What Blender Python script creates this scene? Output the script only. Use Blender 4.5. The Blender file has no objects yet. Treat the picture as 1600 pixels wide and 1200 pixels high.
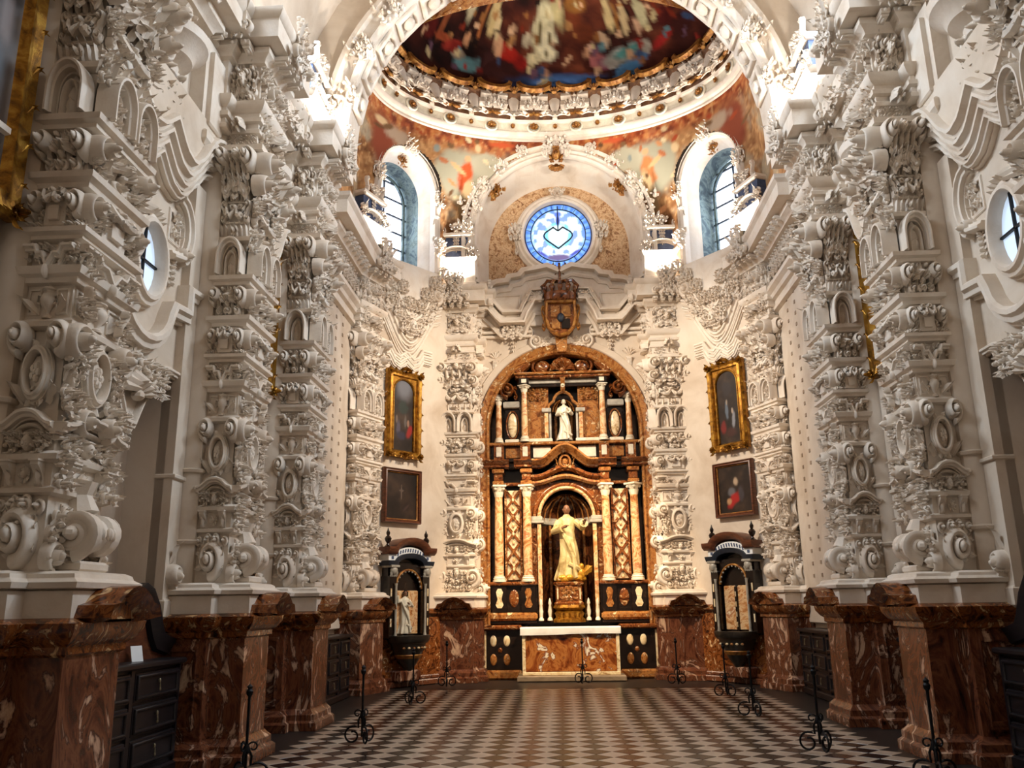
import bpy, math, random
import numpy as np
from math import sin, cos, pi, radians as R, sqrt, atan2
from mathutils import Matrix
sc = bpy.context.scene
COL = sc.collection
random.seed(7)

# ------------------------------------------------------------------ camera
f, pitch, yaw, roll = 1335.0, R(14.49), R(-3.02), R(-.849)
cd = bpy.data.cameras.new('camera'); cam = bpy.data.objects.new('camera', cd); COL.objects.link(cam)
cd.sensor_width = 36; cd.lens = 36*f/1600; cd.clip_end = 200; cd.clip_start = .05
_cy, _sy, _cp, _sp, _cr, _sr = cos(yaw), sin(yaw), cos(pitch), sin(pitch), cos(roll), sin(roll)
_r = np.array((_cy, -_sy, 0)); _f = np.array((_cp*_sy, _cp*_cy, _sp)); _u = np.array((-_sp*_sy, -_sp*_cy, _cp))
_r, _u = _cr*_r+_sr*_u, _cr*_u-_sr*_r
cam.matrix_world = Matrix([[_r[k], _u[k], -_f[k], (-.168, 0, 1.6)[k]] for k in range(3)]+[[0, 0, 0, 1]])
sc.camera = cam
# ------------------------------------------------------------------ world, lights, exposure
w = bpy.data.worlds.new('sky'); sc.world = w; w.use_nodes = True
w.node_tree.nodes['Background'].inputs[0].default_value = (.75, .85, 1, 1)
w.node_tree.nodes['Background'].inputs[1].default_value = .5
sc.view_settings.view_transform = 'Standard'; sc.view_settings.look = 'None'
sc.view_settings.gamma = 1; sc.view_settings.use_curve_mapping = False
sc.view_settings.exposure = 0.42
sc.cycles.max_bounces = 6; sc.cycles.diffuse_bounces = 4; sc.cycles.glossy_bounces = 3
sc.cycles.sample_clamp_indirect = 6
sc.cycles.use_denoising = True

def look(o, d):
    from mathutils import Vector
    o.rotation_euler = Vector(d).to_track_quat('-Z', 'Y').to_euler()
def area(name, loc, d, sx, sy, power, col, spread=180):
    l = bpy.data.lights.new(name, 'AREA'); l.shape = 'RECTANGLE'; l.size = sx; l.size_y = sy
    l.energy = power; l.color = col; l.spread = R(spread)
    o = bpy.data.objects.new(name, l); o.location = loc; look(o, d); COL.objects.link(o); return o
def spot(name, loc, tgt, power, col, ang=70, blend=.6, rad=.08):
    l = bpy.data.lights.new(name, 'SPOT'); l.energy = power; l.color = col; l.spot_size = R(ang); l.spot_blend = blend; l.shadow_soft_size = rad
    o = bpy.data.objects.new(name, l); o.location = loc; look(o, [t-q for t, q in zip(tgt, loc)]); COL.objects.link(o); return o
COOL = (.72, .85, 1); WARM = (1, .77, .50); WHITE = (1, .94, .85)
for s in (-1, 1):
    for y, p in ((4.8, 65), (8.15, 135), (11.3, 280)):             # daylight through the high nave windows
        area('nave_window_light', (s*4.3, y, 10.9), (-s*1, -.10, -.34), 1.4, 1.5, p, COOL, 150)
    area('dome_window_light', (s*4.0, 18.8, 10.9), (-s*.72, -.68, -.25), .8, 1.6, 14, COOL)
# floodlights that stand on the cornice (fixtures are built below)
LAMPS = [(-2.50, 19.10, 9.06), (-3.87, 17.09, 9.06), (-3.76, 12.55, 9.06)]
for k, (x, y, z) in enumerate(LAMPS):
    for s in (1, -1):
        spot('floodlight_lamp', (s*x, y+(.09 if k < 1 else .03), z+.19), [(s*x, y+.45, z+1.5), (s*x*1.25, y+.25, z+1.5), (s*x*1.25, y+.1, z+1.5)][k], [190, 70, 170][k], WHITE, 165, .3, .05)
        spot('dome_spot', (s*x, y+.05, z+.2), [(-s*1.5, 17.2, 13.9), (-s*1.2, 18.4, 13.7), (-s*.3, 19.5, 12.1)][k], [420, 420, 1000][k], WHITE, [95, 75, 40][k], .9, .08)
    for s in (1, -1):
        if k == 2: spot('arch_spot', (s*x, y-.05, z+.2), (s*2.6, 13.6, 13.2), 260, WHITE, 110, .9, .08)
for s in (-1, 1):                                                  # warm spots on the cornice of the last nave piers
    spot('altar_spot', (s*3.1, 14.6, 8.9), (s*-.3, 19.7, 2.3), 2500, WARM, 36, .6, .12)
    spot('pier_spot', (s*3.1, 14.7, 9.0), (-s*2.85, 19.2, 5.0), 1900, (1, .85, .66), 66, .9, .12)

# ------------------------------------------------------------------ materials
def lin(h):
    h = h.lstrip('#'); c = [int(h[i:i+2], 16)/255 for i in (0, 2, 4)]
    return tuple(x/12.92 if x <= .04045 else ((x+.055)/1.055)**2.4 for x in c)
def mat_base(name, rough=.6, metal=0, spec=.4):
    m = bpy.data.materials.new(name); m.use_nodes = True; nt = m.node_tree; b = nt.nodes['Principled BSDF']
    b.inputs['Roughness'].default_value = rough; b.inputs['Metallic'].default_value = metal
    b.inputs['Specular IOR Level'].default_value = spec
    return m, nt, b
def N(nt, t, **k):
    n = nt.nodes.new(t)
    for a, v in k.items():
        if a in n.inputs: n.inputs[a].default_value = v
        else: setattr(n, a, v)
    return n
def marble(name, stops, scale=2.2, dist=2.5, rough=.25, detail=7, bump=0, metal=0, stretch=(1, 1, 1), spec=.5):
    """noise-driven veined ramp in world position"""
    m, nt, b = mat_base(name, rough, metal, spec); L = nt.links
    g = N(nt, 'ShaderNodeNewGeometry'); mp = N(nt, 'ShaderNodeMapping'); mp.inputs['Scale'].default_value = stretch
    n = N(nt, 'ShaderNodeTexNoise', Scale=scale, Detail=detail, Distortion=dist, Roughness=.6)
    r = N(nt, 'ShaderNodeValToRGB'); cr = r.color_ramp
    while len(cr.elements) < len(stops): cr.elements.new(.5)
    for e, (p, c) in zip(cr.elements, stops): e.position = p; e.color = (*lin(c), 1)
    L.new(g.outputs['Position'], mp.inputs[0]); L.new(mp.outputs[0], n.inputs['Vector']); L.new(n.outputs['Fac'], r.inputs[0]); L.new(r.outputs[0], b.inputs['Base Color'])
    if bump:
        n2 = N(nt, 'ShaderNodeTexNoise', Scale=scale*12, Detail=4); bp = N(nt, 'ShaderNodeBump', Strength=bump, Distance=.01)
        L.new(mp.outputs[0], n2.inputs['Vector']); L.new(n2.outputs['Fac'], bp.inputs['Height']); L.new(bp.outputs[0], b.inputs['Normal'])
    return m
MT = {}
MT['stucco'] = marble('white_stucco', [(.30, '#d6c4b0'), (.5, '#e3d5c4'), (.75, '#e9dfd2')], 2.5, .6, .55, 5, .25, spec=.3)
MT['plaster'] = marble('plain_plaster', [(.3, '#c4b09a'), (.55, '#d9c9b6'), (.75, '#e0d3c3')], 1.1, .5, .8, 6, .12, spec=.2)
MT['recess'] = marble('shaded_plaster', [(.3, '#9a846e'), (.6, '#ad9782'), (.8, '#b8a48f')], 1.1, .5, .85, 6, .1, spec=.2)  # plain plaster toned down: shade of the bay recesses put into the colour
MT['brown'] = marble('brown_marble', [(.30, '#1d0e08'), (.42, '#54280f'), (.50, '#8f5226'), (.57, '#5e2d12'), (.66, '#d9b07c'), (.72, '#e8c898'), (.8, '#4a2410')], 4.2, 2.6, .2)
MT['red'] = marble('red_brown_marble', [(.30, '#2c140c'), (.42, '#5e3220'), (.50, '#7c4a30'), (.55, '#462418'), (.61, '#bf957a'), (.68, '#d8b594'), (.76, '#54301f')], 2.6, 2.8, .26, stretch=(1, 1, .55))
MT['orange'] = marble('orange_marble', [(.30, '#4a2410'), (.43, '#8a5024'), (.52, '#b07a42'), (.58, '#74401a'), (.65, '#dcbc8c'), (.70, '#e8d2a8'), (.78, '#9a6230')], 3.6, 2.2, .22)
MT['cream'] = marble('cream_marble', [(.30, '#7a4a24'), (.42, '#d9bd8e'), (.60, '#efe0bd'), (.68, '#b07a44'), (.76, '#e9d5a8')], 3.0, 2.5, .25)
MT['column'] = marble('column_marble', [(.30, '#7a4424'), (.42, '#c98a52'), (.52, '#e6c596'), (.62, '#b0683a'), (.72, '#f0deb8')], 2.2, 2.8, .22)
MT['frontal'] = marble('altar_frontal_marble', [(.30, '#44190a'), (.41, '#86431a'), (.50, '#b5743a'), (.56, '#743312'), (.61, '#efe4cf'), (.66, '#e4d2b4'), (.70, '#6a2f14'), (.78, '#a8622c')], 1.9, 2.2, .22)
MT['nichebrown'] = marble('dark_brown_marble', [(.3, '#140a06'), (.5, '#3a1c0e'), (.62, '#5e3218'), (.72, '#24110a')], 3.5, 2.4, .22)
MT['dark'] = marble('black_marble', [(.3, '#0e0a08'), (.6, '#241812'), (.75, '#3c2a1e')], 3, 2, .2)
MT['grey'] = marble('grey_marble', [(.3, '#8a8478'), (.6, '#b4ad9f'), (.75, '#c8c2b4')], 4, 1, .35)
MT['white'] = marble('white_marble', [(.3, '#cdc0a6'), (.6, '#ece3cd'), (.75, '#f3ecdc')], 3, 1.5, .3)
MT['gold'] = marble('gilding', [(.3, '#4a2a06'), (.5, '#93631a'), (.75, '#c0943a')], 9, .6, .34, 4, .3, metal=.7)
MT['giltarc'] = marble('brown_gilding', [(.3, '#5a2e10'), (.5, '#9a6428'), (.75, '#c99a52')], 9, .6, .45, 4, .2, metal=.35)
MT['bronze'] = marble('bronze_and_gap_shade', [(.3, '#4a2c16'), (.55, '#7a4e28'), (.75, '#a67840')], 8, .6, .6)  # bronze tone; behind the gallery carving it paints the shade of the gaps
MT['basin'] = marble('dark_basin_stone', [(.3, '#1c1814'), (.55, '#332c24'), (.75, '#4a4034')], 5, 1, .35)
MT['wood'] = marble('dark_walnut', [(.3, '#0d0a0c'), (.55, '#1b1517'), (.75, '#2a2022')], 3, 1.2, .38, stretch=(1, 1, 8))
MT['wood2'] = marble('brown_picture_wood', [(.3, '#3a1c10'), (.55, '#643620'), (.75, '#7c4a2c')], 6, 1.2, .4, stretch=(1, 1, 6))
MT['iron'] = marble('wrought_iron', [(.3, '#08080a'), (.7, '#17171a')], 20, .5, .5, metal=.6)
MT['brass'] = marble('tarnished_brass', [(.3, '#7c7058'), (.7, '#b3a688')], 14, .5, .35, metal=.8)
MT['cloth'] = marble('altar_linen', [(.3, '#e6e2da'), (.7, '#f6f3ee')], 5, .4, .9, 4, .2, spec=.1)
MT['robe'] = marble('cream_gilt_robe', [(.3, '#8e7440'), (.5, '#c9b37c'), (.75, '#dfd0a2')], 4, .8, .45)
MT['skin'] = marble('painted_flesh', [(.3, '#6a4630'), (.7, '#9a6e50')], 5, .5, .5)
MT['groundgold'] = marble('gilded_cloud', [(.3, '#8a5a12'), (.55, '#d09a30'), (.75, '#e8c060')], 7, .8, .35, metal=.4)
MT['blue'] = marble('slate_blue_paint', [(.3, '#2f3b58'), (.6, '#4c5a78'), (.75, '#7f8aa0')], 5, 1, .6)
MT['bluejamb'] = marble('blue_marbled_fresco', [(.28, '#263238'), (.43, '#42545a'), (.55, '#70817f'), (.66, '#465650'), (.76, '#98a29a')], 2.6, 2.2, .6)
MT['stipple'] = marble('gilt_stippled_stucco', [(.32, '#7e5230'), (.45, '#be8e60'), (.54, '#e0be94'), (.64, '#a87648'), (.76, '#ecd8b6')], 11, 1.0, .5, 5, .6)
MT['navy'] = marble('navy_paint', [(.3, '#0c1420'), (.7, '#1c2838')], 6, .5, .5)
MT['tile_light'] = marble('light_floor_marble', [(.3, '#9c8776'), (.55, '#b9a692'), (.75, '#cbbaa6')], 1.6, 1.5, .28)
MT['tile_black'] = marble('black_floor_marble', [(.3, '#15100f'), (.6, '#261d1b'), (.8, '#3a2e2a')], 2, 1.5, .25)
MT['tile_red'] = marble('dark_red_floor_marble', [(.3, '#2c1410'), (.6, '#42221a'), (.8, '#5a352a')], 2, 1.5, .25)
MT['border'] = marble('dark_floor_stone', [(.3, '#1a1614'), (.6, '#2b2522'), (.8, '#3a332e')], 2, 1.2, .4)
MT['step'] = marble('grey_step_stone', [(.3, '#6e5c48'), (.6, '#94806a'), (.8, '#a8957e')], 3, 1.5, .4)
MT['paper'] = marble('white_card', [(.3, '#e8e8e6'), (.7, '#f4f4f2')], 3, .2, .8)
def attr_mat(name, rough=.5, spec=.4, emit=0):
    m, nt, b = mat_base(name, rough, 0, spec); a = N(nt, 'ShaderNodeVertexColor', layer_name='Col')
    if emit:
        nt.links.new(a.outputs[0], b.inputs['Emission Color']); b.inputs['Emission Strength'].default_value = emit
        b.inputs['Base Color'].default_value = (.02, .03, .05, 1)
    else: nt.links.new(a.outputs[0], b.inputs['Base Color'])
    return m
MT['paint'] = attr_mat('oil_painting', .38)
MT['fresco'] = attr_mat('fresco', .85, .15)
MT['stained'] = attr_mat('backlit_stained_glass', .2, .5, 1.25)
def emis(name, col, st):
    m, nt, b = mat_base(name, .3); b.inputs['Base Color'].default_value = (*lin(col), 1)
    b.inputs['Emission Color'].default_value = (*lin(col), 1); b.inputs['Emission Strength'].default_value = st; return m
MT['glass'] = emis('backlit_window_glass', '#e2ecff', 3.0)
MT['oculus'] = emis('backlit_oculus_glass', '#b9cbe0', .75)
MT['lampface'] = emis('floodlight_face', '#fff2dc', 30)

# ------------------------------------------------------------------ mesh builder
class M:
    def __init__(s): s.v = []; s.f = []; s.mi = []; s.cur = 0
    def add(s, vs, fs):
        o = len(s.v); s.v.extend(vs)
        for q in fs: s.f.append(tuple(i+o for i in q)); s.mi.append(s.cur)
        return s
    def box(s, x0, x1, y0, y1, z0, z1, b=0):
        if x0 > x1: x0, x1 = x1, x0
        if y0 > y1: y0, y1 = y1, y0
        if b <= 0:
            v = [(x, y, z) for z in (z0, z1) for y in (y0, y1) for x in (x0, x1)]
            return s.add(v, [(0, 2, 3, 1), (4, 5, 7, 6), (0, 1, 5, 4), (1, 3, 7, 5), (3, 2, 6, 7), (2, 0, 4, 6)])
        v = []
        for z, d in ((z0, b), (z0+b, 0), (z1-b, 0), (z1, b)):
            v += [(x0+d, y0+d, z), (x1-d, y0+d, z), (x1-d, y1-d, z), (x0+d, y1-d, z)]
        fs = [(3, 2, 1, 0), (12, 13, 14, 15)]
        for k in range(3):
            for i in range(4): a = k*4+i; c = k*4+(i+1) % 4; fs.append((a, c, c+4, a+4))
        return s.add(v, fs)
    def grid(s, P, cu=False, cv=False):
        nu, nv = len(P), len(P[0]); vs = [tuple(p) for r in P for p in r]; fs = []
        for i in range(nu if cu else nu-1):
            for j in range(nv if cv else nv-1):
                a = i*nv+j; b = ((i+1) % nu)*nv+j; c = ((i+1) % nu)*nv+(j+1) % nv; d = i*nv+(j+1) % nv
                fs.append((a, b, c, d))
        return s.add(vs, fs)
    def lathe(s, prof, n=14, c=(0, 0, 0), sy=1, a0=0, a1=2*pi):
        full = abs(a1-a0-2*pi) < 1e-6
        P = []
        for k in range(n if full else n+1):
            a = a0+(a1-a0)*k/n
            P.append([(c[0]+r*cos(a), c[1]+r*sin(a)*sy, c[2]+z) for r, z in prof])
        return s.grid(P, cu=full)
    def tube(s, pts, r, n=6, caps=True):
        k = len(pts); P = []
        pts = [np.array(p, float) for p in pts]
        up = np.array((0.13, .21, .97))
        for i in range(k):
            t = pts[min(i+1, k-1)]-pts[max(i-1, 0)]; t = t/(np.linalg.norm(t)+1e-9)
            if abs(t @ up) > .95: up = np.array((.9, .3, .1))
            a = np.cross(t, up); a /= np.linalg.norm(a)+1e-9; b = np.cross(t, a)
            up = b*(-1) if False else up
            rr = r[i] if hasattr(r, '__len__') else r
            P.append([tuple(pts[i]+rr*(cos(2*pi*j/n)*a+sin(2*pi*j/n)*b)) for j in range(n)])
        s.grid(P, cv=True)
        if caps:
            o = len(s.v)-k*n
            s.f.append(tuple(range(o, o+n))); s.mi.append(s.cur)
            s.f.append(tuple(range(o+(k-1)*n, o+k*n))); s.mi.append(s.cur)
        return s
    def ell(s, c, rx, ry, rz, nu=10, nv=6):
        P = []
        for i in range(nu):
            a = 2*pi*i/nu
            P.append([(c[0]+rx*cos(a)*sin(pi*j/nv), c[1]+ry*sin(a)*sin(pi*j/nv), c[2]+rz*cos(pi*j/nv)) for j in range(nv+1)])
        return s.grid(P, cu=True)
    def prism(s, poly, y0, y1):
        n = len(poly); v = [(x, y0, z) for x, z in poly]+[(x, y1, z) for x, z in poly]
        return s.add(v, [tuple(range(n)), tuple(range(2*n-1, n-1, -1))]+[(i, i+n, (i+1) % n+n, (i+1) % n) for i in range(n)])
    def slab(s, poly, z0, z1):
        n = len(poly); v = [(x, y, z0) for x, y in poly]+[(x, y, z1) for x, y in poly]
        return s.add(v, [tuple(range(n)), tuple(range(2*n-1, n-1, -1))]+[(i, i+n, (i+1) % n+n, (i+1) % n) for i in range(n)])
    def relief(s, path, prof, y0=0, closed=False, wid=None, hgt=None):
        """sweep prof [(side, out)] along a 2-D path (x,z) lying in the plane y=y0; out goes to -y"""
        n = len(path); P = []
        for i in range(n):
            if closed: a, b, c = path[i-1], path[i], path[(i+1) % n]
            else: a, b, c = path[max(i-1, 0)], path[i], path[min(i+1, n-1)]
            def nr(p, q):
                dx, dz = q[0]-p[0], q[1]-p[1]; l = sqrt(dx*dx+dz*dz)
                return (-dz/l, dx/l) if l > 1e-9 else None
            n1, n2 = nr(a, b), nr(b, c); n1 = n1 or n2 or (0, 1); n2 = n2 or n1
            mx, mz = n1[0]+n2[0], n1[1]+n2[1]; l = sqrt(mx*mx+mz*mz) or 1; mx /= l; mz /= l
            k = 1/max(.45, mx*n1[0]+mz*n1[1])
            wv = (wid[i] if wid else 1); hv = (hgt[i] if hgt else wv)
            P.append([(b[0]+mx*k*sd*wv, y0-d*hv, b[1]+mz*k*sd*wv) for sd, d in prof])
        o = len(s.v); k = len(prof); s.grid(P, cu=closed)
        if not closed:
            for i in (0, n-1): s.f.append(tuple(range(o+i*k, o+(i+1)*k))); s.mi.append(s.cur)
        return s
    def ring(s, plan, prof, cap0=True, cap1=True):
        """sweep prof [(out, z)] round an open plan polyline (x,y); outward = right-hand side of travel"""
        n = len(plan); P = []
        for i in range(n):
            a, b, c = plan[max(i-1, 0)], plan[i], plan[min(i+1, n-1)]
            def nr(p, q):
                dx, dy = q[0]-p[0], q[1]-p[1]; l = sqrt(dx*dx+dy*dy)
                return (dy/l, -dx/l) if l > 1e-9 else None
            n1, n2 = nr(a, b), nr(b, c); n1 = n1 or n2 or (0, 1); n2 = n2 or n1
            mx, my = n1[0]+n2[0], n1[1]+n2[1]; l = sqrt(mx*mx+my*my) or 1; mx /= l; my /= l
            k = 1/max(.4, mx*n1[0]+my*n1[1])
            P.append([(b[0]+mx*k*d, b[1]+my*k*d, z) for d, z in prof])
        o = len(s.v); m = len(prof); s.grid(P)
        for j, fl in ((0, cap0), (m-1, cap1)):
            if fl: s.f.append(tuple(o+i*m+j for i in range(n))); s.mi.append(s.cur)
        return s
    def xf(s, m0, loc=(0, 0, 0), rot=(0, 0, 0), sca=(1, 1, 1)):
        """append a transformed copy of another builder"""
        mt = Matrix.LocRotScale(loc, __import__('mathutils').Euler(rot), sca)
        A = np.array(mt); V = np.array(m0.v); V = V @ A[:3, :3].T+A[:3, 3]
        return s.add([tuple(v) for v in V], m0.f)
    def mesh(s, name, mats, cols=None, smooth=True):
        me = bpy.data.meshes.new(name); me.from_pydata(s.v, [], s.f)
        if not isinstance(mats, (list, tuple)): mats = [mats]
        for m in mats: me.materials.append(MT[m])
        if len(mats) > 1: me.polygons.foreach_set('material_index', s.mi)
        if cols is not None:
            a = me.color_attributes.new('Col', 'FLOAT_COLOR', 'POINT')
            c = np.ones((len(s.v), 4), np.float32); c[:, :3] = cols; a.data.foreach_set('color', c.ravel())
        if smooth:
            me.polygons.foreach_set('use_smooth', [True]*len(me.polygons)); me.set_sharp_from_angle(angle=R(38))
        me.update(); return me

def link(name, me, parent=None, loc=(0, 0, 0), rot=(0, 0, 0), sca=(1, 1, 1), label=None, kind=None):
    o = bpy.data.objects.new(name, me); COL.objects.link(o)
    o.location = loc; o.rotation_euler = rot; o.scale = sca
    if parent: o.parent = parent
    if label: o['label'] = label
    if kind: o['kind'] = kind
    return o
def thing(name, label, cat, loc=(0, 0, 0), rotz=0, group=None, me=None):
    o = link(name, me, None, loc, (0, 0, rotz)); o['label'] = label; o['category'] = cat
    if group: o['group'] = group
    return o
def struct(name, loc=(0, 0, 0), rotz=0, me=None):
    o = link(name, me, None, loc, (0, 0, rotz)); o['kind'] = 'structure'; return o
def dup(root, label=None, group=None, mirror=False):
    """copy of a thing with its parts and sub-parts; mirror = across the nave axis X=0"""
    r = root.copy(); COL.objects.link(r)
    if label: r['label'] = label
    if group: r['group'] = group
    if mirror:
        r.location.x = -root.location.x; r.rotation_euler.z = -root.rotation_euler.z; r.scale.x = -root.scale.x
    kids = {}
    for o in ALL_CHILDREN(root):
        c = o.copy(); COL.objects.link(c); c.parent = r
        for g in o.children:
            d = g.copy(); COL.objects.link(d); d.parent = c
    return r
def ALL_CHILDREN(o): return list(o.children)
def box(x0, x1, y0, y1, z0, z1, mat, b=.0): return M().box(x0, x1, y0, y1, z0, z1, b).mesh('box', mat)

# ------------------------------------------------------------------ numpy noise for painted surfaces
def vnoise(P, fr, seed=0):
    rs = np.random.RandomState(seed); T = rs.rand(32, 32, 32)
    Q = np.asarray(P, float)*fr+seed*3.7; I = np.floor(Q).astype(int); F = Q-I; F = F*F*(3-2*F); out = 0
    for a in (0, 1):
        for b in (0, 1):
            for c in (0, 1):
                wg = (F[:, 0] if a else 1-F[:, 0])*(F[:, 1] if b else 1-F[:, 1])*(F[:, 2] if c else 1-F[:, 2])
                out = out+wg*T[(I[:, 0]+a) % 32, (I[:, 1]+b) % 32, (I[:, 2]+c) % 32]
    return out
def fbm(P, fr, seed=0, o=4): return sum(vnoise(P, fr*2**k, seed+k)/2**k for k in range(o))/sum(1/2**k for k in range(o))
def mixc(A, B, t): return A*(1-t[:, None])+np.asarray(B)*t[:, None]
def ramp(t, stops):
    xs = [p for p, _ in stops]; cs = np.array([lin(c) for _, c in stops])
    return np.stack([np.interp(t, xs, cs[:, k]) for k in range(3)], 1)
def blob(C, U, V, cx, cy, rx, ry, col, ang=0, soft=.35, wob=None):
    du, dv = U-cx, V-cy; a = R(ang); u = du*cos(a)+dv*sin(a); v = -du*sin(a)+dv*cos(a)
    d = np.sqrt((u/rx)**2+(v/ry)**2)
    if wob is not None: d = d+(wob-.5)*.7
    t = np.clip((1-d)/soft, 0, 1); t = t*t*(3-2*t)
    return mixc(C, lin(col), t)

# ------------------------------------------------------------------ ornament library (plane x,z; relief towards -y; unit size)
PR = [(-.5, 0), (-.46, .55), (-.25, .9), (0, 1), (.25, .9), (.46, .55), (.5, 0)]
def pr(w, d): return [(a*w, b*d) for a, b in PR]
STEP = [(-.5, 0), (-.5, .35), (-.3, .35), (-.3, .7), (-.05, .75), (.1, 1), (.35, 1), (.5, .8), (.5, 0)]
def st(w, d): return [(a*w, b*d) for a, b in STEP]
LIB = {}
def o_volute(m, turns=1.9, r=.5, d=.5):
    n = 34; path = []; wd = []
    for i in range(n):
        t = i/(n-1); a = -pi/2+turns*2*pi*t; rr = r*(.86*(1-t)**1.05+.12); path.append((rr*cos(a), rr*sin(a))); wd.append(.25*(1-t)+.08)
    m.relief(path, pr(1, 1), 0, wid=[x*r*2 for x in wd], hgt=[d*(.55+.45*i/(n-1))*r*1.6 for i in range(n)])
    m.ell((0, -d*r, 0), .17*r*2, .35*d, .17*r*2, 8, 5)
    m.lathe([(0, 0), (r*.8, 0)], 12) if False else None
    m.xf(M().lathe([(r*.85, 0), (r*.8, .2*r), (0, .22*r)], 14), rot=(pi/2, 0, 0))
def o_leaf(m, L=1, W=.55, curl=.4, x=0, z=0, ang=0, lift=.05, y=0, fold=0):
    rows = 7; P = []
    lob = [.55, .9, .75, 1, .7, .6, .1]
    for i in range(rows):
        t = i/(rows-1); hz = L*(t-.12*max(0, t-.7)*3); oy = -(lift+.12*sin(pi*t)*L+curl*t**3*L); row = []
        if t > .8: hz -= .10*L
        for k in (-1, -.55, 0, .55, 1):
            ww = W*.5*lob[i]*k; row.append((ww, oy+abs(k)*.10*L*lob[i]-(.05*L if k == 0 else 0), hz-abs(k)*.06*L))
        P.append(row)
    m.xf(M().grid(P), loc=(x, y, z), rot=(0, ang, 0))
def o_rosette(m, n=8, r=.5, d=.3):
    for k in range(n): o_leaf(m, r, r*.8, .25, 0, 0, 2*pi*k/n, .05)
    m.ell((0, -d*.6, 0), r*.3, d*.6, r*.3, 8, 5)
def o_shell(m):
    n = 15; P = []
    for i in range(n):
        a = pi*(i/(n-1)); ro = .5*(1+.05*(-1)**i); dd = .12+.10*(i % 2)
        P.append([(.07*cos(a), -.1, .07*sin(a)), (.3*cos(a), -dd-.16, .3*sin(a)), (ro*cos(a), -dd*.8, ro*sin(a)), (ro*cos(a), 0, ro*sin(a))])
    m.grid(P); m.ell((0, -.14, 0), .14, .14, .12, 8, 5)
def arcpts(cx, cz, rx, rz, a0, a1, n): return [(cx+rx*cos(R(a0+(a1-a0)*i/(n-1))), cz+rz*sin(R(a0+(a1-a0)*i/(n-1)))) for i in range(n)]
def o_oval(m):
    m.relief(arcpts(0, 0, .34, .44, 0, 345, 24), st(.16, .24), 0, closed=True)
    m.ell((0, -.02, 0), .26, .12, .34, 12, 6)
    for k in range(5): m.ell((.09*cos(k*1.257), -.14, .11*sin(k*1.257)), .08, .07, .08, 6, 4)
    m.ell((0, -.16, 0), .06, .06, .06, 6, 4)
    for s in (-1, 1): o_leaf(m, .3, .2, .3, s*.1, .4, s*.5, .05); o_leaf(m, .3, .2, .3, s*.1, -.4, pi+s*-.5, .05)
def o_arch(m):
    pts = [(-.40, 0), (-.40, .45)]+[(-.40+.4*(1-cos(R(a))), .45+.5*sin(R(a))) for a in (15, 30, 45, 60, 75, 88)]
    pts = pts+[(-x, z) for x, z in pts[::-1]]
    m.relief(pts, st(.2, .36)); m.relief([(x*.5, z*.72) for x, z in pts], pr(.1, .2))
    m.prism([(-.3, 0), (.3, 0), (.3, .5), (0, .88), (-.3, .5)], 0, -.05); o_leaf(m, .45, .3, .3, 0, .03)
def o_urn(m):
    m.lathe([(0, 0), (.22, 0), (.22, .06), (.1, .12), (.12, .2), (.3, .35), (.36, .5), (.3, .62), (.18, .68), (.2, .74), (.3, .78), (.3, .82), (.12, .86), (.06, .96), (0, 1)], 12, sy=.55)
    for s in (-1, 1): m.tube([(s*.3, -.05, .6), (s*.46, -.05, .62), (s*.46, -.05, .42), (s*.33, -.05, .38)], .04, 5)
def o_scroll(m):
    path = []; wd = []
    for i in range(14): a = R(250-i*330/13); r = .20*(.35+.65*i/13); path.append((-.02+r*cos(a), .78+r*sin(a)))
    top = path; c = [(-x, 1-z) for x, z in top[::-1]]
    full = top+c; n = len(full)
    m.relief(full, pr(1, 1), wid=[.05+.11*sin(pi*i/(n-1)) for i in range(n)], hgt=[.18]*n)
    m.ell((-.02, -.14, .78), .07, .08, .07, 7, 4); m.ell((.02, -.14, .22), .07, .08, .07, 7, 4)
def o_mask(m):
    m.ell((0, -.12, .05), .26, .22, .34, 12, 8); m.ell((0, -.36, .0), .045, .07, .08, 6, 4)
    for s in (-1, 1):
        m.ell((s*.1, -.32, .1), .055, .03, .035, 6, 4); m.ell((s*.12, -.28, -.06), .08, .06, .08, 6, 4)
        for k in range(3): o_leaf(m, .42, .24, .4, s*.16, .0-.12*k, s*(.7+.55*k), .02)
    m.ell((0, -.31, -.13), .08, .04, .03, 6, 4)
    for k in (-1, 0, 1): m.ell((k*.13, -.14, .34), .12, .16, .1, 6, 4)
def o_bracket(m):
    side = [(0, 0), (-.1, 0), (-.18, .12), (-.16, .3), (-.22, .5), (-.38, .72), (-.48, .82), (-.48, 1), (0, 1)]
    for x0, x1 in ((-.3, .3),):
        v = [(x0, y, z) for y, z in side]+[(x1, y, z) for y, z in side]; n = len(side)
        m.add(v, [tuple(range(n)), tuple(range(2*n-1, n-1, -1))]+[(i, (i+1) % n, (i+1) % n+n, i+n) for i in range(n)])
    o_leaf(m, .7, .5, .2, 0, .1, 0, .2)
    m.box(-.38, .38, -.54, 0, .95, 1.03)
def o_drop(m):
    for k in range(5):
        w = .42*(1-k*.15)
        for s in (-1, 0, 1): o_leaf(m, .3, w*.55, .35, s*w*.35, 1-k*.2, pi-s*.5, .04, -.02)
        m.ell((0, -.14, .86-k*.2), w*.22, .1, .07, 6, 4)
    m.ell((0, -.07, .02), .05, .06, .07, 6, 4)
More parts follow.
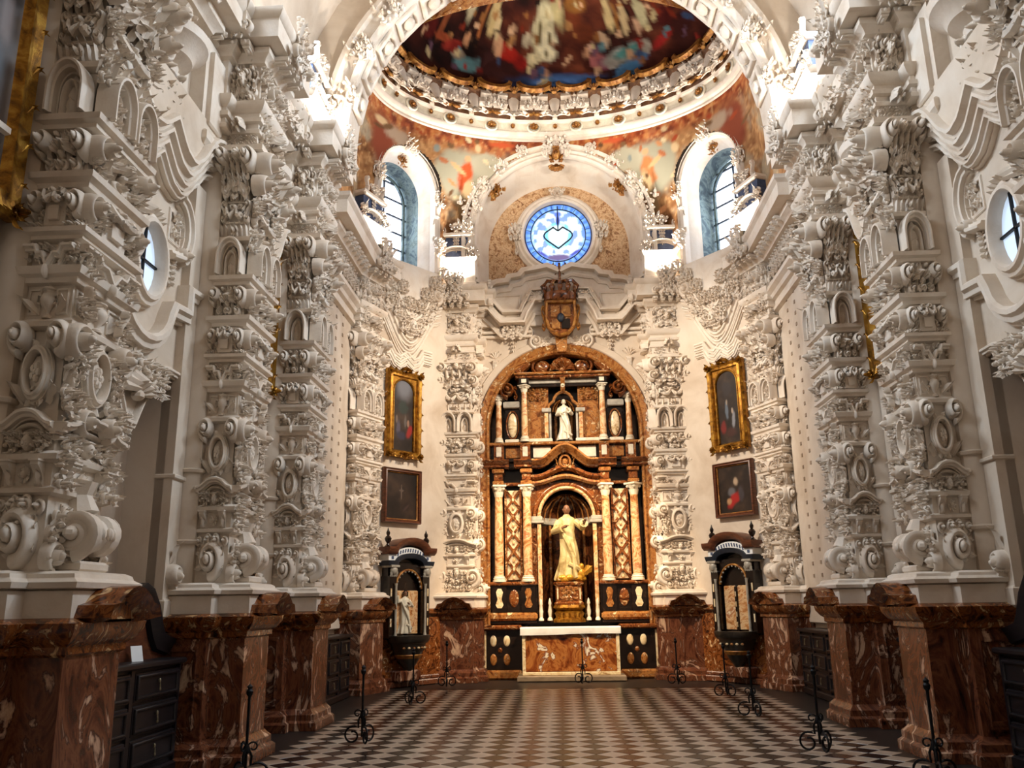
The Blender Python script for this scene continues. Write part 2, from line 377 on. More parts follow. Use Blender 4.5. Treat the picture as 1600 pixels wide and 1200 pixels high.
def o_bow(m):
    for s in (-1, 1):
        m.tube([(s*(.03+.47*t), -.08-.1*sin(pi*t), .35-.55*sin(pi*t)*.8+.1*t) for t in np.linspace(0, 1, 8)], [.05+.07*sin(pi*t) for t in np.linspace(0, 1, 8)], 6)
        m.relief([(s*.02, .38), (s*.18, .55), (s*.32, .5), (s*.25, .38), (s*.03, .36)], pr(.1, .1))
        for k in range(4): m.ell((s*(.12+.1*k), -.18-.04*sin(k), .12-.22*sin(pi*(k+1)/5)*.7), .06, .06, .06, 6, 4)
        o_leaf(m, .5, .22, .35, s*.48, .42, pi-s*.1, .03)
    m.ell((0, -.12, .4), .09, .1, .09, 8, 5)
def o_foliage(m, seed, n=26):
    rs = random.Random(seed)
    for k in range(n):
        x = rs.uniform(.02, .46); z = rs.uniform(-.48, .48); a = rs.uniform(-2.6, 2.6); L = rs.uniform(.16, .36); W = rs.uniform(.1, .2); cu = rs.uniform(.2, .7); t = rs.random(); y = -rs.uniform(0, .12)
        for s in (-1, 1):
            if t < .62: o_leaf(m, L, W, cu, s*x, z, s*a, .02, y)
            elif t < .85: m.ell((s*x, y-.06, z), .07, .1, .07, 6, 4)
            else:
                v = M(); o_volute(v, 1.3, .13, .5); m.xf(v, (s*x, y-.02, z), (0, 0, 0), (s, 1, 1))
    for k in range(3): o_leaf(m, .34, .22, .5, 0, -.4+k*.3, pi*(k % 2), .05, -.06)
def o_wavy(m):
    path = [(-.56, -.12), (-.5, -.12)]+[(-.5+i*.05, -.10+.22*(.5-.5*cos(2*pi*i/20))*1.0-.06*sin(pi*i/20)**6) for i in range(21)]+[(.5, -.12), (.56, -.12)]
    m.relief(path, st(.13, .24)); 
    m.relief([(x, z-.12) for x, z in path[2:-2]], pr(.06, .1))
def o_vmould(m):
    path = [(-.55, .12), (-.32, .12), (-.26, .02), (-.14, .02), (0, -.16), (.14, .02), (.26, .02), (.32, .12), (.55, .12)]
    m.relief(path, st(.12, .24)); m.relief([(x*.8, z-.13) for x, z in path[1:-1]], st(.07, .14))
    m.ell((0, -.2, -.2), .06, .1, .1, 7, 5)
def o_step(m):
    m.box(-.5, .5, -.10, 0, 0, 1, .02); m.box(-.38, .38, -.2, 0, .0, .72, .02); m.box(-.2, .2, -.3, 0, .12, .5, .02)
    m.box(-.28, .28, -.28, 0, .62, .72, .02); m.box(-.46, .46, -.16, 0, .88, .96, .01)
def o_finial(m):
    m.lathe([(0, 0), (.3, 0), (.3, .08), (.14, .14), (.1, .22), (.24, .34), (.3, .46), (.2, .56), (.1, .6), (.16, .68), (.17, .76), (.08, .86), (.05, .94), (0, 1)], 10)
def o_modillion(m):
    m.box(-.5, .5, -1, 0, 0, .5, .05); m.box(-.4, .4, -.85, 0, -.25, 0, .05); m.ell((0, -1, .22), .22, .12, .2, 8, 5); m.ell((0, -.5, -.3), .22, .25, .14, 8, 5)
def o_panel(m):
    m.relief([(-.5, 0), (.5, 0), (.5, 1), (-.5, 1)], [(a*.12, b*.06) for a, b in STEP], closed=True)
def o_atlas(m):
    m.ell((0, -.22, .78), .10, .11, .13, 9, 6); m.ell((0, -.33, .77), .025, .03, .03, 5, 4)
    m.lathe([(.05, 0), (.10, .12), (.13, .3), (.17, .5), (.2, .58), (.1, .66), (.06, .7)], 10, (0, -.16, 0), .7)
    for s in (-1, 1):
        m.tube([(s*.19, -.18, .56), (s*.33, -.24, .66), (s*.3, -.2, .86)], [.06, .05, .035], 6)
        for k in range(4): o_leaf(m, .5-.05*k, .16, .25, s*.12, .5-.08*k, s*(.7+.28*k), .03)
        o_leaf(m, .4, .2, .4, s*.06, .1, pi-s*.35, .03, -.05)
def o_boss(m): m.ell((0, -.1, 0), .5, .5, .5, 8, 5)
OR = dict(volute=o_volute, leaf=o_leaf, rosette=o_rosette, shell=o_shell, oval=o_oval, arch=o_arch, urn=o_urn, scroll=o_scroll, mask=o_mask, bracket=o_bracket, drop=o_drop, bow=o_bow, wavy=o_wavy, vmould=o_vmould, step=o_step, finial=o_finial, modillion=o_modillion, panel=o_panel, atlas=o_atlas, boss=o_boss,
          fol1=lambda m: o_foliage(m, 1), fol2=lambda m: o_foliage(m, 2), fol3=lambda m: o_foliage(m, 5, 20), fol4=lambda m: o_foliage(m, 9, 34))
NAMES = dict(volute='volute', leaf='acanthus_leaf', rosette='rosette', shell='shell', oval='oval_cartouche', arch='blind_arch', urn='urn_relief', scroll='s_scroll', mask='mask', bracket='bracket', drop='husk_drop', bow='garland', wavy='wavy_moulding', vmould='stepped_moulding', step='stepped_block', finial='finial', modillion='modillion', panel='panel_frame', atlas='winged_figure', boss='boss', fol1='foliage_spray', fol2='foliage_spray', fol3='foliage_spray', fol4='foliage_spray')
def lib(k, mat='stucco'):
    if (k, mat) not in LIB:
        m = M(); OR[k](m); LIB[(k, mat)] = m.mesh(k, mat)
    return LIB[(k, mat)]
class Face:
    """a vertical face of a thing: origin, turn about z, parent"""
    def __init__(s, parent, x, y, a=0): s.p, s.x, s.y, s.a = parent, x, y, a
    def put(s, k, u, z, sx, sz=None, d=None, ang=0, out=0, mat='stucco', parent=None):
        sz = sz or abs(sx); d = d or (abs(sx)+sz)/2
        x = s.x+u*cos(s.a)+out*sin(s.a); y = s.y+u*sin(s.a)-out*cos(s.a)
        return link(NAMES[k], lib(k, mat), parent or s.p, (x, y, z), (0, ang, s.a), (sx, d, sz))
    def pair(s, k, u, z, sx, sz=None, d=None, ang=0, out=0, mat='stucco'):
        s.put(k, u, z, sx, sz, d, ang, out, mat); s.put(k, -u, z, -sx, sz or abs(sx), d or (abs(sx)+(sz or abs(sx)))/2, -ang, out, mat)

# ------------------------------------------------------------------ piers
PLAN = [(-.55, 0), (-.55, -.5), (-.36, -.5), (-.36, -.85), (.36, -.85), (.36, -.5), (.55, -.5), (.55, 0)]
PLAN_U = [(-.55, 0), (-.55, -.26), (-.37, -.26), (-.37, -.62), (.37, -.62), (.37, -.26), (.55, -.26), (.55, 0)]   # entablature
PLAN_C = [(-.37, -.2), (-.37, -.62), (.37, -.62), (.37, -.2)]                                                     # carved shaft
RINGS = [  # name, mesh profile
    ('base_block', [(.07, 1.55), (.07, 1.74), (.05, 1.75)]),
    ('base_moulding', [(.05, 1.75), (.11, 1.76), (.12, 1.80), (.07, 1.83), (.06, 1.86), (.02, 1.88)]),
    ('panel_block', [(0, 1.87), (0, 2.42)]),
    ('moulding', [(.02, 2.42), (.07, 2.44), (.07, 2.47), (.02, 2.49)]),
    ('panel_block', [(.02, 2.48), (.02, 2.67)]),
    ('moulding', [(.03, 2.66), (.09, 2.68), (.10, 2.72), (.02, 2.75)]),
    ('panel_block', [(-.01, 2.74), (-.01, 3.06)]),
    ('panel_block', [(-.03, 3.05), (-.03, 3.70)]),
    ('moulding', [(.0, 3.69), (.06, 3.71), (.07, 3.75), (.02, 3.78)]),
    ('panel_block', [(0, 3.77), (0, 4.06)]),
    ('moulding', [(.0, 4.05), (.07, 4.06), (.08, 4.10), (.13, 4.12), (.15, 4.18), (.03, 4.21)]),
    ('panel_block', [(.0, 4.2), (.0, 4.41)]),
    ('moulding', [(.0, 4.40), (.08, 4.42), (.08, 4.45), (.14, 4.47), (.14, 4.51), (.03, 4.53)]),
    ('panel_block', [(-.02, 4.52), (-.02, 4.86)]),
    ('moulding', [(.0, 4.84), (.08, 4.86), (.09, 4.90), (.15, 4.93), (.16, 4.98), (.03, 5.01)]),
    ('panel_block', [(-.02, 5.0), (-.02, 5.38)]),
    ('moulding', [(.0, 5.36), (.10, 5.38), (.10, 5.42), (.16, 5.44), (.17, 5.49), (.02, 5.52)]),
    ('panel_block', [(-.05, 5.5), (-.05, 5.97)]),
    ('moulding', [(-.03, 5.95), (.05, 5.97), (.06, 6.02), (-.02, 6.05)]),
    ('panel_block', [(-.02, 6.03), (-.02, 6.52)]),
    ('capital_bell', [(-.03, 6.50), (-.02, 6.8), (.04, 7.0), (.12, 7.14)]),
    ('abacus', [(.12, 7.13), (.19, 7.15), (.20, 7.22), (.05, 7.26)]),
    ('neck_block', [(.03, 7.25), (.03, 7.42)]),
    ('moulding', [(.03, 7.40), (.09, 7.42), (.09, 7.47), (.05, 7.50), (.05, 7.56), (.11, 7.58), (.12, 7.63), (.06, 7.66), (.06, 7.71), (.14, 7.74), (.18, 7.80), (.18, 7.85), (.04, 7.88)]),
    ('frieze_block', [(.02, 7.86), (.02, 8.42)]),
    ('moulding', [(.03, 8.40), (.10, 8.42), (.12, 8.47), (.2, 8.52), (.2, 8.60), (.12, 8.62)]),
    ('corona', [(.2, 8.62), (.40, 8.63), (.40, 8.90), (.44, 8.92), (.48, 8.98), (.48, 9.03), (.1, 9.06)]),
    ]
MARB = [('marble_foot', 'red', [(.14, 0), (.14, .10), (.10, .13), (.10, .20), (.05, .25), (.04, .27)]),
        ('marble_shaft', 'red', [(.03, .26), (.03, 1.30)]),
        ('marble_cornice', 'brown', [(.03, 1.29), (.06, 1.31), (.06, 1.36), (.10, 1.39), (.15, 1.46), (.16, 1.52), (.08, 1.555)])]
RING_ME = [(n, M().ring(PLAN if p[0][1] < 1.8 else PLAN_U if p[0][1] > 7.39 else PLAN_C, [((d*.72 if z > 1.9 and z < 8 else d*.8 if z > 8 else d), z) for d, z in p]).mesh(n, 'stucco')) for n, p in RINGS]
CORE = M().ring([(-.50, 0), (-.50, -.17), (-.43, -.26), (.43, -.26), (.50, -.17), (.50, 0)], [(.0, 1.8), (.0, 7.45)]).mesh('plain_core', 'plaster')
COREF = M().ring([(-.50, 0), (-.50, -.17), (-.43, -.26), (.43, -.26), (.50, -.17), (.50, 0)], [(0, 0), (.03, .01), (.04, .04), (.0, .06)]).mesh('core_band', 'plaster')
MARB_ME = [(n, M().ring(PLAN, p).mesh(n, mt)) for n, mt, p in MARB]
def ped_mesh(mat):
    m = M()
    path = [(-.44, 0), (-.40, .10), (-.30, .12), (-.22, .20), (-.1, .27), (0, .29), (.1, .27), (.22, .20), (.30, .12), (.40, .10), (.44, 0)]
    m.prism([(x, z) for x, z in path], -.16, .1); m.relief(path, [(-.1, 0), (-.06, .10), (0, .16), (.05, .20), (.05, -.1)], -.12)
    return m.mesh('marble_pediment', mat)
PED = ped_mesh('brown')
def deco(F, w, k=1.0, full=True, big=True):
    """carved work on one face of a pier; w = face width; k scales the relief"""
    W = w; p, q = F.put, F.pair
    # --- base panel with pendant and great volutes
    if full:
        if big: q('volute', W*.48, 2.20, .34*k, .38, .5)
        q('volute', W*.40, 1.99, .2, .22, .34); q('fol1', W*.22, 2.14, .3, .4, .4); p('panel', 0, 1.93, W*.5, .42, .5); p('mask', 0, 2.30, .22*k, .26, .3); p('drop', 0, 1.93, .24*k, .3, .3)
        q('fol3', W*.34, 2.06, .26*k, .34, .4); q('scroll', W*.44, 1.92, .2*k, .3, .3)
    else:
        p('volute', 0, 2.14, .4*k, .4, .5); p('fol1', 0, 2.2, W*.9, .42, .4)
    q('bracket', W*.33, 2.48, .16*k, .19, .24); p('rosette', 0, 2.57, .2*k, .18, .24)
    # --- wavy moulding
    p('wavy', 0, 2.98, W*1.1, .62, .55); p('mask', 0, 2.80, .2*k, .2, .3); q('fol1', W*.30, 2.8, .24*k, .2, .35)
    # --- oval cartouche panel
    if full: p('oval', 0, 3.40, .44*k, .50, .42); q('scroll', W*.43, 3.06, .24*k, .36, .4); q('fol2', W*.40, 3.3, .2*k, .36, .4)
    else: p('oval', 0, 3.34, W*.8, .44, .42); p('drop', 0, 3.05, W*.4, .2, .3)
    q('volute', W*.44, 3.62, .26*k, .26, .5); q('leaf', W*.26, 3.12, .14, .22, .3, .5); p('drop', 0, 3.06, .16*k, .16, .24)
    # --- urn block and stepped moulding
    p('urn', 0, 3.78, .26*k, .30, .4); q('panel', W*.32, 3.82, W*.26, .2, .3); q('leaf', W*.22, 3.82, .12, .2, .3, .7)
    p('vmould', 0, 4.26, W*1.04, .62, .5); q('fol3', W*.36, 4.31, .2, .16, .3)
    # --- stepped block
    p('step', 0, 4.53, W*.66, .33, .34); q('volute', W*.46, 4.72, .2*k, .22, .5); q('fol2', W*.44, 4.60, .16, .2, .36)
    p('bow', 0, 4.72, W*.5, .22, .4, out=.08)
    # --- small leafy capital
    p('shell', 0, 5.14, .3*k, .3, .5); q('volute', W*.45, 5.24, .22*k, .22, .6); p('fol2', 0, 5.17, W*.9, .34, .4)
    for u in (-.36, -.12, .12, .36): p('leaf', u*W, 5.02, W*.24, .28, .35)
    # --- blind arches
    if full:
        q('arch', W*.26, 5.5, W*.50, .46, .5); p('drop', 0, 5.55, .16*k, .36, .3); p('fol3', 0, 5.9, .2*k, .16, .4)
    else: p('arch', 0, 5.5, W*.95, .46, .5)
    for u in (-.45, -.27, -.09, .09, .27, .45): p('leaf', u*W, 6.03, W*.17, .20, .3)
    p('rosette', 0, 6.10, .2*k, .2, .35)
    # --- garland block
    p('bow', 0, 6.28, W*.7, .32, .5); q('scroll', W*.43, 6.2, .2, .32, .36); p('panel', 0, 6.22, W*.8, .28, .3)
    # --- great capital
    for u in (-.4, -.2, 0, .2, .4): p('leaf', u*W, 6.5, W*.26, .36, .5)
    for u in (-.3, -.1, .1, .3): p('leaf', u*W, 6.74, W*.26, .34, .6, out=.06)
    q('volute', W*.47, 7.02, .30*k, .28, .8, out=.06); p('fol1', 0, 6.86, W*.8, .5, .4); (p('fol4', 0, 6.82, W*1.05, .62, .7, out=.03), q('volute', W*.52, 6.72, .24, .24, .7, out=.03)) if full else p('fol4', 0, 6.84, W*1.0, .6, .4, out=.05); p('mask', 0, 7.05, .22*k, .24, .5, out=.1)
    # --- rings and frieze
    p('shell', 0, 7.44, .24*k, .34, .5, out=.08); p('drop', 0, 7.3, .14, .2, .3); q('fol3', W*.3, 7.33, .2, .14, .3)
    p('fol4', 0, 8.14, W*.9, .5, .5); p('mask', 0, 8.16, .2*k, .26, .5, out=.04); q('scroll', W*.42, 7.95, .2, .4, .4)
    n = 4 if full else 2
    for i in range(n): p('modillion', (i-(n-1)/2)*W*.98/n, 8.53, .11, .13, .24, out=.1)
    p('fol4', 0, 8.82, W*.5, .46, .4, out=.39); q('volute', W*.36, 8.72, .16, .16, .3, out=.4)
    q('leaf', W*.2, 9.0, .16, .24, .3, .4, .42); p('fol2', 0, 9.12, W*.5, .40, .4, out=.36)
def console_mesh():
    m = M(); prof = [(0, -.20), (.14, -.20), (.16, -.17), (.16, -.07), (.13, -.045), (.13, .045), (.16, .07), (.16, .17), (.14, .20), (0, .20)]
    q = M().lathe(prof, 20); m.xf(q, (0, -.13, 0), (0, pi/2, 0))
    for s in (-1, 1):
        v = M(); o_volute(v, 1.9, .165, .25); m.xf(v, (s*.195, -.13, 0), (0, 0, s*pi/2))
    for k in range(5): m.ell(((k-2)*.075, -.29+.015*abs(k-2), .0), .032, .03, .05, 7, 5)
    m.tube([(0, -.05, .16), (0, -.02, .3), (0, -.04, .42)], [.13, .09, .11], 8); m.box(-.2, .2, -.2, 0, -.28, -.2, .02)
    return m.mesh('console_scroll', 'stucco')
CONSOLE = console_mesh()
def crust(F, w, seed):
    rs = random.Random(seed); z = 2.6
    while z < 8.4:
        k = 'fol%d' % rs.randint(1, 4); sz = rs.uniform(.16, .30); u = rs.uniform(.22, .48)*w
        F.put(k, u, z, sz, sz*rs.uniform(.8, 1.3), .4, 0, .03); F.put(k, -u, z, -sz, sz, .4, 0, .03)
        if rs.random() < .5: F.pair(rs.choice(['scroll', 'volute', 'leaf', 'leaf']), rs.uniform(.2, .5)*w, z-.08, rs.uniform(.12, .22), rs.uniform(.16, .3), .4, rs.uniform(-.5, .5), .05)
        z += rs.uniform(.30, .50)
def pier(label, loc, rotz, sides=(-1,)):
    r = thing('stucco_pier', label, 'pier', loc, rotz)
    for n, me in MARB_ME: link(n, me, r)
    for n, me in RING_ME: link(n, me, r)
    link('marble_pediment', PED, r, (0, -.90, 1.54), (0, 0, 0), (.80, .9, .70))
    link('plain_core', CORE, r)
    for z in (2.3, 3.1): link('core_band', COREF, r, (0, 0, z))
    F = Face(r, 0, -.85)
    F.put('panel', 0, .36, .6, .86, .4, mat='red'); F.put('rosette', 0, 1.68, .3, .22, .3, out=.13, mat='orange')
    F = Face(r, 0, -.62); deco(F, .74, big=len(sides) > 1)
    if len(sides) == 1: crust(F, .74, 5); link('console_scroll', CONSOLE, r, (0, -.62, 2.16))
    for s in sides:
        a = s*pi/2
        deco(Face(r, s*.37, -.44, a), .34, .62, False)
        Face(r, s*.58, -.25, a).put('panel', 0, .36, .4, .86, .4, mat='red')
        Face(r, s*.55, -.12, a).put('volute', 0, 1.98, s*.2, .2, .4)
        if len(sides) > 1:
            G = Face(r, s*.46, -.26)
            for z in (2.2, 3.2, 3.9, 4.7, 5.7, 6.35, 6.8, 8.1): G.put('fol3', 0, z, .24, .44, .4)
            for z in (1.95, 2.95, 3.6, 5.2, 7.0): G.put('volute', .03*s, z, s*.24, .26, .5)
    return r
dA = pier('leftmost carved white stucco pier, nearest on the left wall', (-4.5, 6.40, 0), pi/2)
dB = pier('second carved white pier on the left wall, right of the white card', (-4.5, 9.90, 0), pi/2)
dC = pier('third carved white pier along the left wall, before the smooth strip', (-4.5, 12.55, 0), pi/2)
dD = pier('carved stucco pier turned at an angle left of the left wall fountain', (-4.68, 17.41, 0), R(68))
dE = pier('carved stucco pier standing left of the marble altarpiece arch', (-2.50, 20.06, 0), 0, (-1, 1))
for o, lab in ((dA, 'carved stucco pier cut by the right edge of the picture'), (dB, 'carved white pier on the right wall left of the rightmost chest'),
               (dC, 'carved white pier on the right wall just before the smooth strip'), (dD, 'carved stucco pier turned at an angle right of the right wall fountain'),
               (dE, 'carved stucco pier standing right of the marble altarpiece arch')): dup(o, lab, mirror=True)

# ------------------------------------------------------------------ floor
fl = struct('floor', me=box(-4.9, 4.9, -2.5, 20.9, -.12, -.004, 'border'))
T = .365; h = T/2*.975
def tile(mat): return M().add([(-h, 0, -.004), (0, -h, -.004), (h, 0, -.004), (0, h, -.004), (-h+.004, 0, 0), (0, -h+.004, 0), (h-.004, 0, 0), (0, h-.004, 0)], [(4, 5, 6, 7), (0, 1, 5, 4), (1, 2, 6, 5), (2, 3, 7, 6), (3, 0, 4, 7)]).mesh('floor_tile', mat, smooth=False)
TM = {k: tile(k) for k in ('tile_light', 'tile_black', 'tile_red')}
cells = []
for j in range(-30, 46):
    y = 9.38+j*T/2
    for i in range(-10, 11):
        x = -.02+(i+.5*(j % 2))*T
        if abs(x) > 3.36 or y > 19.14 or y < 4: continue
        if y > 18.9 and 1.6 < abs(x): continue
        if j % 2 == 0: m = 'tile_light'
        else: m = 'tile_red' if (int(math.floor(x/T+.5)) % 3 == 1) else 'tile_black'
        cells.append((y, x, m))
near = sorted([c for c in cells if c[0] > 8.9])[:296]; ns = set(near)
for y, x, m in near: link('tile', TM[m], fl, (x, y, random.uniform(0, .0015)), (0, 0, random.uniform(-.006, .006)))
for mt in TM:
    q = M()
    for y, x, m in cells:
        if m == mt and (y, x, m) not in ns: q.add([(x-h, y, 0), (x, y-h, 0), (x+h, y, 0), (x, y+h, 0)], [(0, 1, 2, 3)])
    link('tile_field', q.mesh('tile_field', mt, smooth=False), fl, kind='stuff')

# ------------------------------------------------------------------ side walls (built for the left, mirrored to the right)
def wall_poly(m, x0, x1, z0, z1, holes, y=0, dep=.45):
    """wall in the x-z plane with rectangular holes (hx0,hx1,hz0,hz1); reveals go to +y"""
    xs = sorted({x0, x1, *[h[0] for h in holes], *[h[1] for h in holes]}); zs = sorted({z0, z1, *[h[2] for h in holes], *[h[3] for h in holes]})
    for a, b in zip(xs, xs[1:]):
        for c, d in zip(zs, zs[1:]):
            if any(h[0] <= a and b <= h[1] and h[2] <= c and d <= h[3] for h in holes): continue
            m.add([(a, y, c), (b, y, c), (b, y, d), (a, y, d)], [(0, 1, 2, 3)])
    for a, b, c, d in holes:
        m.add([(a, y, c), (a, y+dep, c), (a, y+dep, d), (a, y, d)], [(0, 1, 2, 3)]); m.add([(b, y, c), (b, y+dep, c), (b, y+dep, d), (b, y, d)], [(3, 2, 1, 0)])
        m.add([(a, y, d), (b, y, d), (b, y+dep, d), (a, y+dep, d)], [(0, 1, 2, 3)])
BAYS = [(3.6, 2.2), (8.15, 1.22), (11.22, .78)]       # centre, half width of the clear wall
def side_wall():
    r = struct('wall_left', (-4.5, 0, 0), pi/2)
    m = M(); holes = [(c-hw*.80, c+hw*.80, 0, 4.18) for c, hw in BAYS]
    wall_poly(m, -2.4, 17.3, 0, 12.9, holes); link('plaster_face', m.mesh('plaster_face', 'plaster'), r)
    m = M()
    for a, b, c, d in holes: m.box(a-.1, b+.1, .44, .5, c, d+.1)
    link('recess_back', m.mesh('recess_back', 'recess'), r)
    for bi, (c, hw) in enumerate(BAYS):
        F = Face(r, c, 0)
        for s in (-1, 1):   # flat strip at each side of the bay
            link('jamb_strip', box(c+s*hw*.80, c+s*(hw+.02), -.10, .1, 1.55, 6.6, 'plaster', .025), r)
            link('jamb_foot', M().box(c+s*hw*.79, c+s*(hw+.03), -.13, .1, 1.50, 1.72, .03).mesh('jamb_foot', 'plaster'), r)
            F.put('volute', s*hw*.9, 1.95, s*.22, .26, .4, out=.1); F.put('leaf', s*hw*.9, 2.1, .16, .3, .3, out=.1)
            link('strip_band', box(c+s*hw*.79, c+s*(hw+.03), -.13, .1, 3.0, 3.05, 'plaster', .01), r)
        # hood over the recess: flat at the sides, hanging in the middle
        k = hw*.80
        top = [(-k, 4.16)]+[(-k+(k-.1)*t, 4.16-.75*(max(0, (t-.30)/.70))**1.6) for t in np.linspace(.1, 1, 12)]
        low = top+[(-x, z) for x, z in top[::-1]]
        poly = [(c+x, z) for x, z in low]
        link('hood', M().prism(poly[::-1]+[], -.02, .12).mesh('hood', 'stucco'), r)
        link('hood_moulding', M().relief(poly, [(a*.09, b*.09) for a, b in STEP]).mesh('hood_moulding', 'stucco'), r)
        for s in (-1, 1):
            for t, sc_ in ((.22, .5), (.42, .42), (.60, .3)): F.put('fol1' if t > .3 else 'fol4', s*k*t, 3.98, s*sc_, .36, .4, out=.02)
        F.put('shell', 0, 3.7, .5, .5, .5, out=.05); F.put('drop', 0, 3.15, .3, .4, .4)
        # string moulding that steps down and swags to the middle
        pth = [(-hw, 5.16), (-hw*.82, 5.14), (-hw*.82, 4.86), (-hw*.52, 4.82)]+[(-hw*.48*cos(R(a)), 4.80-.52*sin(R(a))) for a in range(10, 91, 16)]
        pth = pth+[(-x, z) for x, z in pth[::-1][1:]]
        link('string_moulding', M().relief([(c+x, z) for x, z in pth], [(a*.20, b*.18) for a, b in STEP]).mesh('string_moulding', 'stucco'), r)
        # swag mouldings under the entablature
        for dz, wd in ((0, .13), (-.17, .12), (-.32, .10), (-.45, .08)):
            us = np.linspace(1.05, 0, 15); pth = [(-hw*u, float(np.interp(u, [0, .2, .42, .62, .80, .92, 1.05], [6.80, 6.58, 6.52, 6.72, 7.04, 7.18, 7.22]))+dz*(1.0 if u > .7 else .85)) for u in us]
            pth = pth+[(-x, z) for x, z in pth[::-1][1:]]
            link('swag_moulding', M().relief([(c+x, z) for x, z in pth], [(a*wd*1.2, b*(.16+.3*(dz+.45))) for a, b in STEP]).mesh('swag_moulding', 'stucco'), r)
        bk = [(c-hw*u, float(np.interp(u, [0, .2, .42, .62, .80, .92, 1.05], [6.80, 6.58, 6.52, 6.72, 7.04, 7.18, 7.22]))) for u in np.linspace(1.05, -1.05, 29)] if False else [(c+hw*u, float(np.interp(abs(u), [0, .2, .42, .62, .80, .92, 1.05], [6.80, 6.58, 6.52, 6.72, 7.04, 7.18, 7.22]))-.02) for u in np.linspace(-1.05, 1.05, 29)]
        link('swag_panel', M().grid([[(x, -.20, 7.35), (x, -.20, z), (x, .0, z)] for x, z in bk]).mesh('swag_panel', 'plaster'), r)
        for s in (-1, 1):
            link('bay_capital', M().box(c+s*hw*.62, c+s*(hw+.1), -.26, .1, 7.0, 7.2, .05).box(c+s*hw*.66, c+s*(hw+.1), -.2, .1, 6.85, 7.0, .04).mesh('bay_capital', 'stucco'), r)
            link('frieze_pilaster', M().box(c+s*hw*.62, c+s*(hw+.1), -.18, .1, 7.2, 8.45, .02).box(c+s*hw*.70, c+s*(hw), -.24, .1, 7.3, 8.3, .02).mesh('frieze_pilaster', 'stucco'), r)
        # projecting tribune with niche figure
        m = M(); m.lathe([(.05, 7.35), (.18, 7.42), (.2, 7.5), (.34, 7.58), (.38, 7.68), (.5, 7.76), (.52, 7.86), (.2, 7.9)], 16, (c, 0, 0), 1, pi, 2*pi)
        link('tribune', m.mesh('tribune', 'stucco'), r); F.put('fol4', 0, 7.25, .8, .6, .6, out=.05); F.put('fol4', 0, 6.75, .7, .5, .5, out=.05)
        F.put('arch', 0, 7.88, .62, .72, .5); F.put('mask', 0, 8.1, .34, .5, .7, out=.1); F.pair('scroll', .42, 7.88, .32, .6, .5); F.pair('fol1', .62, 8.2, .36, .5, .4)
        # entablature run of the bay
        link('bay_cornice', M().ring([(c-hw-.2, 0), (c-hw*.5, 0), (c-hw*.5, -.16), (c+hw*.5, -.16), (c+hw*.5, 0), (c+hw+.2, 0)], [(.02, 8.40), (.10, 8.42), (.12, 8.47), (.2, 8.52), (.2, 8.62), (.38, 8.63), (.38, 8.86), (.44, 8.92), (.46, 9.0), (.1, 9.05)]).mesh('bay_cornice', 'stucco'), r)
        n = int(hw*2/.22)
        for i in range(n): F.put('modillion', (i-(n-1)/2)*.22, 8.53, .1, .13, .22, out=.12)
        F.put('fol4', 0, 8.8, .7, .5, .5, out=.45)
        if bi == 1:
            F.put('oval', 0, 5.92, .01, .01, .01) if False else None
            for s in (-1, 1):
                pth = [(c+s*(.60+.05), 6.18)]+[(c+s*(.66+.26*sin(R(a))), 5.84+.34*cos(R(a))) for a in range(0, 181, 20)]+[(c+s*.50, 5.46)]
                link('cartouche_frame', M().relief(pth, [(a*.12, b*.14) for a, b in STEP]).mesh('cartouche_frame', 'stucco'), r)
                F.put('volute', s*.84, 5.56, s*.2, .2, .5); F.put('leaf', s*.62, 6.16, .18, .26, .4); F.put('panel', s*.68, 5.66, .28, .36, .4); F.put('fol3', s*.68, 5.86, .2, .3, .3); F.put('drop', s*.64, 5.12, .26, .34, .4)
            F.put('shell', 0, 5.62, .5, .4, .5)
    # wall pilaster of the domed bay, pierced with small holes
    link('wall_pilaster', box(14.85, 16.75, -.10, .1, 1.2, 8.3, 'plaster', .02), r)
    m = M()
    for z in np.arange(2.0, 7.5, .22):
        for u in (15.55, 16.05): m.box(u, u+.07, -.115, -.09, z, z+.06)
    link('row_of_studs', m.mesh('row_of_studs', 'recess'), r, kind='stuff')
    link('pilaster_capital', M().ring([(14.75, 0), (14.75, -.1), (16.85, -.1), (16.85, 0)], [(.02, 7.3), (.08, 7.33), (.08, 7.40), (.03, 7.44), (.03, 7.55), (.1, 7.58), (.12, 7.66), (.2, 7.72), (.2, 7.8), (.03, 7.84)]).mesh('pilaster_capital', 'stucco'), r)
    link('dome_bay_cornice', M().ring([(13.0, 0), (14.6, 0), (14.6, -.2), (17.2, -.2), (17.2, 0)], [(.02, 8.40), (.10, 8.42), (.12, 8.47), (.2, 8.52), (.2, 8.62), (.40, 8.63), (.40, 8.88), (.46, 8.94), (.46, 9.02), (.1, 9.06)]).mesh('dome_bay_cornice', 'stucco'), r)
    F = Face(r, 15.8, 0)
    for u in np.linspace(-.7, .7, 6): F.put('fol2', u, 8.2, .34, .4, .5, out=.12)
    for u in np.linspace(-.8, .8, 8): F.put('modillion', u, 8.53, .11, .13, .24, out=.26)
    # marble dado between the piers, near bays
    link('dado', M().box(-2.4, 1.0, -.06, .1, 0, 1.5).box(12.9, 17.2, .13, .2, 0, 1.5).mesh('dado', 'brown'), r)
    return r
wl = side_wall()
wr = dup(wl, mirror=True); wr.name = 'wall_right'
